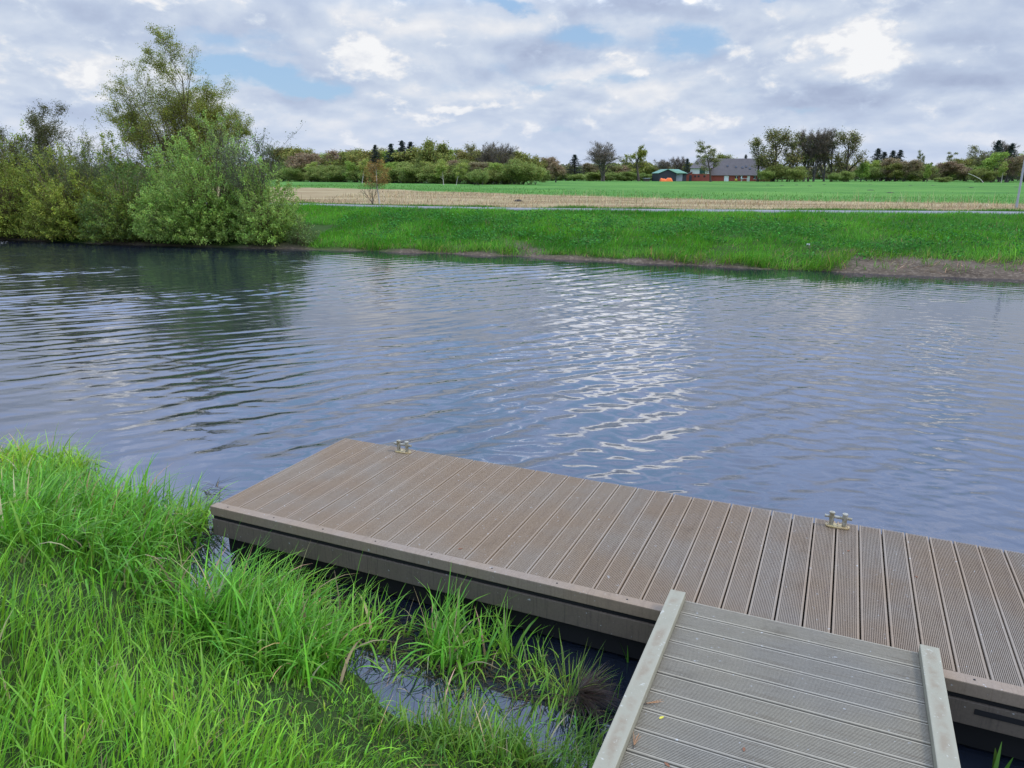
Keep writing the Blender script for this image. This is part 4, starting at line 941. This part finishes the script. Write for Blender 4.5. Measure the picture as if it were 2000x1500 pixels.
dtree('green', 1848, 318, 290, 'mid green tree in the right wood', wide=1.1)
dtree('conifer', 1951, 274, 250, 'tallest pointed conifer in the right-hand group', wide=0.9)
dtree('conifer', 1978, 280, 250, 'pointed conifer at the right of the right-hand group', wide=0.9)
dtree('bare', 1964, 275, 255, 'bare tree between the two pointed conifers at the right', wide=0.6)
dtree('tall', 1930, 285, 245, 'olive tree left of the tallest pointed conifer', wide=1.3)
dtree('green', 1945, 300, 235, 'olive green tree before the pointed conifers', wide=1.0)
dtree('brown', 1975, 303, 232, 'brown rounded tree at the right edge of the right wood', wide=1.0)
dtree('birch', 1962, 318, 225, 'pale trunked birch before the right wood', wide=0.7)
dtree('bushy', 1915, 330, 232, 'low brownish bush beside the bent pale stem', wide=1.4)
dtree('bushy', 1845, 346, 232, 'small low bush right of the narrow bright green one', wide=2.0)
dtree('oak', 2010, 305, 240, 'tree cut by the right photo edge behind the post', wide=1.0)
dtree('bare', 1930, 300, 280, 'grey bare tree left behind the right-hand group', wide=0.9)
# the rest of each wood: alike trees share a label
r3 = random.Random(4)
def dleft(u): return 1 / (1 / 285 + (u - 560) / 480 * (1 / 165 - 1 / 285))
for i in range(26):
    u = 545 + i * 18.5 + r3.uniform(-5, 5); D = dleft(u) + r3.uniform(12, 40)
    vt = np.interp(u, [540, 580, 610, 640, 665, 720, 800, 860, 900, 960, 1010, 1030], [288, 290, 298, 300, 292, 291, 292, 290, 294, 292, 300, 312]) + r3.uniform(-2, 5)
    dtree(r3.choice(['oak', 'oldoak', 'brown', 'oak', 'green']), u, vt, D, 'olive or brown broadleaf tree within the left wood canopy', 'canopy trees of the left wood', r3.uniform(1.0, 1.4))
for i in range(24):
    u = 548 + i * 20 + r3.uniform(-6, 6); D = dleft(u) + r3.uniform(0, 5)
    dtree('bushy', u + 9, r3.uniform(330, 338) + max(0, (u - 950) * 0.05), D - 2, 'lower green tree or bush along the front edge of the left wood', 'front trees of the left wood', r3.uniform(1.5, 2.0))
    dtree(r3.choice(['green', 'birch', 'bushy', 'green', 'brown', 'bushy']), u, r3.uniform(313, 326) + max(0, (u - 950) * 0.06), D, 'lower green tree or bush along the front edge of the left wood', 'front trees of the left wood', r3.uniform(1.0, 1.4))
for i in range(24):
    u = 1040 + i * 19.5 + r3.uniform(-8, 8)
    if 1275 < u < 1480 and r3.random() < 0.3: continue
    dtree(r3.choice(['green', 'oak', 'brown', 'oldoak', 'bushy']), u, r3.uniform(316, 328), r3.uniform(345, 400), 'distant tree in the low wood behind shed and bare tree', 'far trees behind the farm', r3.uniform(1.5, 2.2))
for i in range(12):
    u = 1045 + i * 21 + r3.uniform(-8, 8)
    dtree('bushy', u, r3.uniform(335, 341), r3.uniform(300, 335), 'low green hedge bush at the far meadow edge left of the shed', 'hedge bushes at the far meadow edge', r3.uniform(1.5, 2.2))
for i in range(26):
    u = 1680 + i * 14 + r3.uniform(-6, 6)
    dtree(r3.choice(['green', 'brown', 'bushy', 'oak', 'oldoak']), u, r3.uniform(314, 330) - max(0, (u - 1890) * 0.12), r3.uniform(262, 330), 'mixed tree in the wood at the right', 'trees of the right wood', r3.uniform(1.1, 1.6))
# the unseen depth of the woods: one far mass
g = np.random.default_rng(77); P = []
for u in np.arange(-700, 2700, 5.0):
    D = 430 + 40 * math.sin(u * 0.013); x, y, zt = far(u, 324 + 4 * math.sin(u * 0.045) + g.normal(0, 2.5), D)
    m = 42; P.append(np.stack([x + g.normal(0, 2.5, m), y + g.normal(0, 5, m), PZ + (zt - PZ) * g.uniform(0, 1, m)], -1))
P = np.concatenate(P)
tag(link('far_wood', leaf_mesh('far_wood', P, 2.2, g, shade((0.10, 0.11, 0.045), len(P), 0.3, g), M['farleaf'], aspect=0.8)), 'low dark wood closing the plain at the horizon', 'wood', kind='stuff')

# ------------------------------------------------------------------ farm
fx, fy, _ = far(1372, 350, 300); th = R(8)
farm = tag(empty('farmhouse', (fx, fy, PZ - 0.05), R(-12)), 'long red brick farmhouse under a big dark hipped roof beyond the meadow', 'farmhouse')
# local: x along the ridge to the right, y away from the camera; gable end at x = 0 angled to the left
Lh, Wh, eave, ridge = 26.0, 12.5, 2.5, 8.6
# the gable end faces left and towards the viewer
GXo = 0.0
w = MB(); w.poly([(0, Wh, 0), (0, 0, 0), (0, 0, eave), (0, Wh, eave)][::-1]); w.poly([(0, 0, 0), (Lh, 0, 0), (Lh, 0, eave), (0, 0, eave)]); w.poly([(Lh, 0, 0), (Lh, Wh, 0), (Lh, Wh, eave), (Lh, 0, eave)]); w.poly([(Lh, Wh, 0), (0, Wh, 0), (0, Wh, eave), (Lh, Wh, eave)])
# cross wing in front at the left, whose gable faces the viewer
CW0, CW1, CWd = -4.6, 2.6, -2.2
w.box(CW0, CW1, CWd, Wh - 1.0, 0, 2.75); w.build('wall', M['brick'], farm)
w = MB(); w.box(CW0, CW1, CWd - 0.05, Wh - 1.0, 2.753, 5.0); w.build('white_gable', M['whiteboard'], farm)
w = MB(); w.box(-1.35, 0.75, CWd - 0.12, CWd - 0.055, 2.8, 4.95); w.build('loft_door', M['greendoor'], farm)
rf = MB(); o_ = 0.5
A = (-o_ + 1.0, -o_, eave - 0.3); B = (Lh + o_, -o_, eave - 0.3); C_ = (Lh - 2.0, Wh / 2, ridge); D_ = (0.8, Wh / 2, ridge); E_ = (-o_ + 1.0, Wh + o_, eave - 0.3); F_ = (Lh + o_, Wh + o_, eave - 0.3)
rf.poly([A, B, C_, D_]); rf.poly([F_, E_, D_, C_]); rf.poly([B, F_, C_]); rf.poly([E_, A, D_])
rf.build('roof', M['slate'], farm)
rf = MB()
a, b, c_, d_ = (CW0 - 0.6, CWd - 0.7, 4.9), (CW1 + 0.9, CWd - 0.7, 4.9), (CW1 + 1.4, Wh / 2, ridge + 0.05), (CW0 + 2.6, Wh / 2, ridge + 0.05)
rf.poly([a, b, c_, d_]); rf.poly([(CW0 - 0.6, Wh, 4.9), a, d_]); rf.poly([b, (CW1 + 1.4, Wh, 4.9), c_]); rf.poly([(CW1 + 1.4, Wh, 4.9), (CW0 - 0.6, Wh, 4.9), d_, c_]); rf.build('hipped_roof', M['slate'], farm)
for x_ in (-3.3, -2.0, 0.2):
    q = MB(); q.box(x_, x_ + 0.75, CWd - 0.10, CWd - 0.004, 1.5, 2.2); q.build('window', M['glass'], farm)
for x_ in (12.3, 14.2, 19.2, 21.0):
    q = MB(); q.box(x_, x_ + 1.0, -0.12, -0.004, 0.9, 2.0); wn = q.build('window', M['glass'], farm); q = MB(); q.box(x_ - 0.1, x_ + 1.1, -0.16, -0.123, 0.8, 0.9); q.box(x_ - 0.1, x_ + 1.1, -0.16, -0.123, 2.0, 2.1); q.box(x_ + 0.45, x_ + 0.55, -0.16, -0.123, 0.9, 2.0); q.build('frame', M['white'], wn)
q = MB(); q.box(8.2, 9.9, -0.12, -0.004, 0.0, 2.05); q.build('white_door', M['white'], farm)
q = MB(); q.box(16.8, 17.8, -0.12, -0.004, 0.0, 2.05); q.build('door', M['whiteboard'], farm)
for x_, z_ in ((9.0, 5.6), (12.2, 5.2), (14.6, 5.0), (16.0, 5.4), (17.4, 4.6)):
    yy = -o_ + (z_ - eave + .3) / (ridge - eave + .3) * (Wh / 2 + o_); q = MB(); q.quadbox([(x_, yy - 0.25, z_ - 0.2), (x_ + .7, yy - .25, z_ - .2), (x_ + .7, yy + .35, z_ + .45), (x_, yy + .35, z_ + .45), (x_, yy - .33, z_ - .1), (x_ + .7, yy - .33, z_ - .1), (x_ + .7, yy + .27, z_ + .55), (x_, yy + .27, z_ + .55)]); q.build('roof_window', M['glass'], farm)
q = MB(); q.tube((21.6, 0.6, 4.0), (21.5, 0.35, 4.05), 0.5, 0.5, 14); q.build('satellite_dish', M['white'], farm)
# lean-to of brick
x, y, _ = far(1338, 350, 298); lt = tag(empty('lean_to', (x, y, PZ - 0.05), R(-8)), 'low red brick lean-to with sloping roof between shed and farmhouse', 'outbuilding')
q = MB(); q.quadbox([(-1.4, 0, 0), (2.6, 0, 0), (2.6, 5, 0), (-1.4, 5, 0), (-1.4, 0, 1.7), (2.6, 0, 3.4), (2.6, 5, 3.4), (-1.4, 5, 1.7)]); q.build('wall', M['brick'], lt)
q = MB(); q.quadbox([(-1.7, -.25, 1.6), (2.6, -.25, 3.42), (2.6, 5.2, 3.42), (-1.7, 5.2, 1.6), (-1.7, -.25, 1.8), (2.6, -.25, 3.6), (2.6, 5.2, 3.6), (-1.7, 5.2, 1.8)]); q.build('roof', M['slate'], lt)
q = MB(); q.box(1.5, 2.5, -0.05, -0.004, 0, 2.3); q.build('door', M['darkclad'], lt)
# shed
x, y, _ = far(1286.5, 351, 292); sh = tag(empty('shed', (x, y, PZ - 0.05), R(6)), 'dark clad shed with green sheet roof and pale grey side door', 'shed')
gw_, gd, ge, gp = 6.8, 9.0, 3.0, 4.35
q = MB()
for yy in (0, gd):
    pts = [(0, yy, 0), (gw_, yy, 0), (gw_, yy, ge), (gw_ / 2, yy, gp), (0, yy, ge)]; q.poly(pts if yy == 0 else pts[::-1])
q.poly([(0, gd, 0), (0, 0, 0), (0, 0, ge), (0, gd, ge)]); q.poly([(gw_, 0, 0), (gw_, gd, 0), (gw_, gd, ge), (gw_, 0, ge)])
q.quadbox([(gw_ + .02, 1.0, 0), (gw_ + 4.6, 1.6, 0), (gw_ + 4.6, 7, 0), (gw_ + .02, 7, 0), (gw_ + .02, 1.0, 2.95), (gw_ + 4.6, 1.6, 2.95), (gw_ + 4.6, 7, 2.95), (gw_ + .02, 7, 2.95)])
q.build('wall', M['darkclad'], sh)
q = MB()
def slope(x0, z0, x1, z1, y0, y1, x0b=None): q.quadbox([(x0, y0, z0), (x1, y0, z1), (x1, y1, z1), (x0, y1, z0), (x0, y0, z0 + .12), (x1, y0, z1 + .12), (x1, y1, z1 + .12), (x0, y1, z0 + .12)])
slope(-0.3, ge - .1, gw_ / 2, gp + .02, -.3, gd + .3)
q.quadbox([(gw_ / 2, -.3, gp + .02), (gw_ + .1, -.3, ge - .1), (gw_ + 4.9, 1.3, ge - .1), (gw_ / 2 + 5.6, gd * .5, gp + .02), (gw_ / 2, -.3, gp + .14), (gw_ + .1, -.3, ge + .02), (gw_ + 4.9, 1.3, ge + .02), (gw_ / 2 + 5.6, gd * .5, gp + .14)])
q.build('roof', M['greenroof'], sh)
q = MB(); q.quadbox([(gw_ + .25, .93, .05), (gw_ + 2.9, 1.28, .05), (gw_ + 2.9, 1.33, .05), (gw_ + .25, .98, .05), (gw_ + .25, .93, 2.75), (gw_ + 2.9, 1.28, 2.75), (gw_ + 2.9, 1.33, 2.75), (gw_ + .25, .98, 2.75)]); q.build('door', M['greymetal'], sh)
# orange cover in front of the shed
x, y, _ = far(1301, 352, 284); g = np.random.default_rng(3); V = []; Fc = []
nx, ny = 26, 10
for j in range(ny):
    for i in range(nx):
        a = i / (nx - 1); b = j / (ny - 1); h = 1.35 * (max(0, 1 - abs(2 * a - 1) ** 6)) ** .5 * (max(0, 1 - abs(2 * b - 1) ** 4)) ** .5 * (0.85 + 0.18 * math.sin(a * 9 + 1) + 0.08 * math.sin(a * 23))
        V.append((a * 4.7 - 2.35, b * 2.0 - 1.0, h))
orange = link('orange_tarpaulin', mesh_np('orange_tarpaulin', V, gridfaces(ny, nx), M['orange'], smooth=True)); orange.location = (x, y, PZ - 0.08); tag(orange, 'bright orange tarpaulin over a low heap before the dark shed', 'tarpaulin')
# little hut
x, y, _ = far(1264, 351, 285); hut = tag(empty('animal_hut', (x, y, PZ - 0.05), R(10)), 'tiny dark hut with pale roof right of the small round tree', 'hut')
q = MB(); q.box(-.95, .95, 0, 1.5, 0, 1.0); q.build('wall', M['bark'], hut); q = MB(); q.quadbox([(-1.15, -.2, 1.003), (1.15, -.2, 1.003), (1.15, 1.7, 1.003), (-1.15, 1.7, 1.003), (-1.15, -.2, 1.25), (1.15, -.2, 1.25), (1.15, 1.7, 1.1), (-1.15, 1.7, 1.1)]); q.build('roof', M['greymetal'], hut)
# white garden table and yellow chair by the house
x, y, _ = far(1454, 350, 285); tb = tag(empty('garden_table', (x, y, PZ - 0.05)), 'white garden table in front of the farmhouse wall', 'table')
q = MB(); q.box(-1.25, 1.25, -.5, .5, 1.0, 1.12); q.box(-1.25, -1.1, -.45, .45, 1.12, 1.75); q.build('table_top', M['white'], tb)
for sx in (-1, 1):
    for sy in (-1, 1): q = MB(); q.tube((sx * 1.1, sy * .4, 0), (sx * .95, sy * .35, 1.0), .07); q.build('leg', M['whiteboard'], tb)
x, y, _ = far(1438, 351, 283); ch = tag(empty('play_seat', (x, y, PZ - 0.05)), 'small yellow seat on the lawn left of the white table', 'seat')
q = MB(); q.box(-.4, .4, -.4, .4, .35, .5); q.build('seat', M['yellowleaf'], ch, bevel=.03); q = MB(); q.box(-.4, .4, .3, .4, .5, 1.0); q.build('backrest', M['yellowleaf'], ch, bevel=.03)
q = MB(); q.box(-.35, .35, -.3, .3, 0, .35); q.build('leg', M['brick'], ch)

# post at the right, bent stem, soil heaps, litter
x, y = ground(1985, 405, PZ); po = tag(empty('metal_post', (x, y, PZ - 0.1)), 'grey metal post beside the path at the right edge', 'post')
q = MB(); q.tube((0, 0, 0), (0, 0, 4.2), 0.055, n=14); q.build('pole', M['galv'], po); q = MB(); q.tube((0, 0, 0.05), (0, 0, 0.45), 0.068, n=14); q.build('sleeve', M['galv'], po)
S = []; p = None
for i in range(9):
    t = i / 8; pt = far(1920 - 29 * t, 357 - 18 * t ** 0.6 , 205)
    if p: S.append((*p, *pt, 0.12 - 0.05 * t, 0.12 - 0.05 * (t + .12)))
    p = pt
S = np.array(S); o0 = S[0, :3].copy(); S[:, :3] -= o0; S[:, 3:6] -= o0
ob = link('bent_stem', segs_mesh('bent_stem', S, M['paleBark'], 6)); ob.location = (o0[0], o0[1], o0[2]); tag(ob, 'pale bare stem bending over the meadow before the right wood', 'dead branch')
def heap(u, v, r, h, label, group=None):
    g = np.random.default_rng(int(u)); x, y = ground(u, v, PZ); V = [(0, 0, h)]; n = 14
    for k, q in ((.5, .75), (.85, .3), (1.05, -.15)):
        for i in range(n): a = 2 * math.pi * i / n; s = r * k * g.uniform(.8, 1.2); V.append((s * math.cos(a), s * math.sin(a), h * q * g.uniform(.8, 1.15)))
    Fs = [(0, 1 + i, 1 + (i + 1) % n) for i in range(n)]
    for L in range(2):
        for i in range(n): a = 1 + L * n + i; b = 1 + L * n + (i + 1) % n; Fs.append((a, a + n, b + n, b))
    me = bpy.data.meshes.new('soil_heap'); me.from_pydata(V, [], Fs); me.materials.append(M['soil']); o = link('soil_heap', me); o.location = (x, y, PZ - 0.04); tag(o, label, 'soil heap', group)
heap(1012, 392, 0.36, 0.14, 'dark soil heap on the straw strip behind the path')
for u, v in ((1500, 361), (1527, 362), (1556, 361), (1582, 363), (1700, 360), (1778, 362), (1822, 362), (1897, 366), (1700, 371), (1738, 376), (1610, 360), (1985, 365)):
    heap(u, v, 0.42, 0.07, 'small dark molehill in the green meadow', 'molehills in the meadow')
x, y = ground(1577, 486, 0.42); q = MB(); q.v = []; 
q.prism([(-.06, -.03), (.05, -.04), (.07, .03), (-.02, .05)], 0, 0.05); o = q.build('litter_scrap', M['white'], bevel=0.008); o.location = (x, y, float(zfar(np.array(x), np.array(y))) + 0.12); tag(o, 'tiny white scrap of litter on the far bank slope', 'litter')

# ------------------------------------------------------------------ sky, sun, camera
w = bpy.data.worlds.new('World'); sc.world = w; w.use_nodes = True; nt = w.node_tree
for n_ in list(nt.nodes): nt.nodes.remove(n_)
SUN_EL, SUN_AZ = R(52), R(105)                     # azimuth clockwise from straight ahead
out = nt.nodes.new('ShaderNodeOutputWorld'); bg = nt.nodes.new('ShaderNodeBackground'); nt.links.new(bg.outputs[0], out.inputs[0])
sky = nd(nt, 'TexSky'); sky.sky_type = 'NISHITA'; sky.sun_disc = False; sky.sun_elevation = SUN_EL; sky.sun_rotation = SUN_AZ; sky.air_density = 1.0; sky.dust_density = 1.0; sky.ozone_density = 1.5
tc = nd(nt, 'TexCoord').outputs['Generated']
sp = nd(nt, 'SeparateXYZ'); nt.links.new(tc, sp.inputs[0]); X, Y, Z = sp.outputs
az0 = mth(nt, 'ARCTAN2', X, Y); el0 = mth(nt, 'ARCSINE', Z)
elp = mth(nt, 'MAXIMUM', el0, 0.0)
wn = nd(nt, 'TexNoise'); nt.links.new(scaled(nt, tc, (1, 1, 2.2)), wn.inputs['Vector']); wn.inputs['Scale'].default_value = 9; wn.inputs['Detail'].default_value = 6; wn.inputs['Roughness'].default_value = 0.6
wsp = nd(nt, 'SeparateColor'); nt.links.new(wn.outputs['Color'], wsp.inputs[0])
az = mth(nt, 'MULTIPLY_ADD', mth(nt, 'SUBTRACT', wsp.outputs[0], 0.5), 0.16, az0); el = mth(nt, 'MULTIPLY_ADD', mth(nt, 'SUBTRACT', wsp.outputs[1], 0.5), 0.075, el0)
def ang(u, v):
    x, f, up = ray(u, v); return math.atan2(x, f), math.atan2(up, math.hypot(x, f))
def blob(lst):
    tot = None
    for u, v, ru, rv, amp in lst:
        a, e = ang(u, v); e = abs(e); ra, re_ = ru / F, rv / F
        dx_ = mth(nt, 'MULTIPLY', mth(nt, 'SUBTRACT', az, a), 1 / ra); dy_ = mth(nt, 'MULTIPLY', mth(nt, 'SUBTRACT', el, e), 1 / re_)
        d2 = mth(nt, 'ADD', mth(nt, 'MULTIPLY', dx_, dx_), mth(nt, 'MULTIPLY', dy_, dy_))
        gsn = mth(nt, 'MULTIPLY', mth(nt, 'POWER', 2.718, mth(nt, 'MULTIPLY', d2, -1.0)), amp)
        tot = gsn if tot is None else mth(nt, 'ADD', tot, gsn)
    return tot
gaps = blob([(520, 150, 90, 30, .9), (600, 180, 50, 16, .9), (1000, 2, 60, 16, 1.0), (1120, 85, 110, 24, .85), (1350, 68, 50, 30, .8), (1130, 160, 120, 14, .8), (1010, 60, 50, 10, .4), (300, 60, 60, 10, .35), (780, 60, 70, 9, .35), (860, 170, 60, 10, .4), (1240, 200, 60, 8, .35), (420, 180, 40, 12, .5), (1580, 215, 60, 8, .3), (960, 140, 40, 10, .4), (430, 130, 60, 20, .6), (1500, 0, 26, 8, .8), (1450, 180, 60, 14, .4), (440, 75, 90, 16, .5), (1080, 262, 90, 10, .3), (880, 690, 90, 45, .8), (620, 900, 200, 60, .7), (1000, 830, 160, 50, .7), (1500, 760, 160, 60, .6), (1300, 1000, 300, 90, .5), (1850, 800, 160, 60, .6)])
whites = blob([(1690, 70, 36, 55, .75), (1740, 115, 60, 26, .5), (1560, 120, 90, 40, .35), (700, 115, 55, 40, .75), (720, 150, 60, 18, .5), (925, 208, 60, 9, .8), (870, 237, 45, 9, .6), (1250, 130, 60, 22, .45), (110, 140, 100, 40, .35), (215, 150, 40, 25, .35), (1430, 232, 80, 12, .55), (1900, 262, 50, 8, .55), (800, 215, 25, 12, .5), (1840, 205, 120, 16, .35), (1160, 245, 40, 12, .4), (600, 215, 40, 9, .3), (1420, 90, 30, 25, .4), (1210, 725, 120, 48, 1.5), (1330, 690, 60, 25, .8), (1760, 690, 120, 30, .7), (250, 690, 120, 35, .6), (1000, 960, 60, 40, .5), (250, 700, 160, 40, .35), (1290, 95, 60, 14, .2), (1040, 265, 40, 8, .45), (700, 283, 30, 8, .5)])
darks = blob([(1060, 95, 70, 26, .55), (1150, 105, 60, 24, .4), (1620, 185, 130, 22, .55), (250, 20, 200, 24, .35), (1250, 10, 220, 20, .45), (1880, 60, 100, 60, .35), (560, 120, 120, 30, .3), (60, 195, 70, 12, .35), (540, 205, 50, 16, .3), (1900, 140, 100, 18, .3), (1480, 100, 80, 40, .2)])
den = mth(nt, 'ADD', elp, 0.10); uu = mth(nt, 'MULTIPLY', az0, 3.4); vv = mth(nt, 'MULTIPLY', mth(nt, 'LOGARITHM', den, 2.718), 1.5)
def cvec(dv):
    c = nd(nt, 'CombineXYZ'); nt.links.new(uu, c.inputs[0]); nt.links.new(mth(nt, 'ADD', vv, dv), c.inputs[1]); return c.outputs[0]
f1 = noise(nt, cvec(0.0), 1.7, 7, 0.5, 0.25); f2 = noise(nt, cvec(0.10), 1.7, 7, 0.5, 0.25)
cover = mth(nt, 'SUBTRACT', mth(nt, 'ADD', f1, sstep(nt, el0, R(13), R(24), 0.14, 0.02)), mth(nt, 'MULTIPLY', gaps, 0.47))
cov = sstep(nt, cover, 0.22, 0.50)
lit = mth(nt, 'ADD', mth(nt, 'MULTIPLY_ADD', mth(nt, 'SUBTRACT', f1, f2), 2.0, 0.60), mth(nt, 'MULTIPLY', mth(nt, 'SUBTRACT', f1, 0.5), 0.35))
hi = noise(nt, cvec(0.0), 5.5, 7, 0.55, 0.3)
hb = noise(nt, scaled(nt, tc, (1, 1, 1.7)), 26, 7, 0.58, 0.2); hb2 = noise(nt, scaled(nt, tc, (1, 1, 1.7)), 26, 7, 0.58, 0.2)
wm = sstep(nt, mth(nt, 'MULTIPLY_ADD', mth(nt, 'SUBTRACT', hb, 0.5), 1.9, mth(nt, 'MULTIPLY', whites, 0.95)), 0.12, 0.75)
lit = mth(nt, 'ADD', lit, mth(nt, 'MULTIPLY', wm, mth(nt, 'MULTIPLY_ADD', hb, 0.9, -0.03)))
lit = mth(nt, 'SUBTRACT', lit, mth(nt, 'MULTIPLY', darks, 0.75))
lit = mth(nt, 'MULTIPLY_ADD', mth(nt, 'SUBTRACT', hi, 0.5), 0.32, lit)
rp = nd(nt, 'ValToRGB'); nt.links.new(lit, rp.inputs[0]); cr = rp.color_ramp
cr.elements[0].position = 0.05; cr.elements[0].color = (0.39, 0.46, 0.63, 1); cr.elements[1].position = 1.0; cr.elements[1].color = (0.92, 0.93, 0.95, 1)
for pos, c in ((0.38, (0.50, 0.585, 0.75)), (0.62, (0.63, 0.705, 0.83)), (0.82, (0.80, 0.825, 0.88))):
    e = cr.elements.new(pos); e.color = (*c, 1)
SKYK = 0.78
hz = sstep(nt, el0, 0.0, 0.11, 1, 0)
cl = mix(nt, mth(nt, 'MULTIPLY', hz, 0.55), rp.outputs[0], (0.58, 0.67, 0.86))
cl = mix(nt, mth(nt, 'MULTIPLY', sstep(nt, el0, R(11), R(19), 0, 0.85), mth(nt, 'MULTIPLY_ADD', wm, -0.8, 1.0)), cl, mix(nt, 0.72, rp.outputs[0], (0.31, 0.46, 0.88)))
blue = mix(nt, 0.55, scaled(nt, sky.outputs[0], (0.1, 0.1, 0.1)), (0.42, 0.66, 1.0))
col = mix(nt, cov, blue, cl)
# overcast skies are brightest overhead; brightened further above the view to lift the water
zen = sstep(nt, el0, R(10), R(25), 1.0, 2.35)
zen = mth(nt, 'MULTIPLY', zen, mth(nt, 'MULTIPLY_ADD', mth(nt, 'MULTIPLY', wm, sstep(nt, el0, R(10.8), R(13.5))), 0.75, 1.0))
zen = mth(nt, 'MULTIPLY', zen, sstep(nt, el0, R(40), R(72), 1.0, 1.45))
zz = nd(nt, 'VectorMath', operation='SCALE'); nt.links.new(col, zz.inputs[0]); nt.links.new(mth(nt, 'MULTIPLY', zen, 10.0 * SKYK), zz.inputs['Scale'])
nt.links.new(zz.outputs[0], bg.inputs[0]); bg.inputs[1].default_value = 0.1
sun = bpy.data.lights.new('sun', 'SUN'); sun.energy = 1.5; sun.angle = R(14); sun.color = (1, 0.96, 0.9)
so = bpy.data.objects.new('sun', sun); COL.objects.link(so)
sd = Vector((math.sin(SUN_AZ) * math.cos(SUN_EL), math.cos(SUN_AZ) * math.cos(SUN_EL), math.sin(SUN_EL)))
so.rotation_euler = (-sd).to_track_quat('-Z', 'Y').to_euler(); so.location = (0, 0, 30)
cam = bpy.data.cameras.new('camera'); cam.sensor_width = 36; cam.lens = 36 * F / 2000; cam.clip_end = 20000; cam.clip_start = 0.05
co = bpy.data.objects.new('camera', cam); COL.objects.link(co); co.location = (0, 0, CAMZ); co.rotation_euler = (R(90) - PITCH, 0, 0); sc.camera = co
sc.view_settings.view_transform = 'Standard'; sc.view_settings.look = 'None'; sc.view_settings.exposure = 0.35; sc.view_settings.gamma = 1
sc.cycles.max_bounces = 6; sc.cycles.diffuse_bounces = 3; sc.cycles.glossy_bounces = 3; sc.cycles.transparent_max_bounces = 4
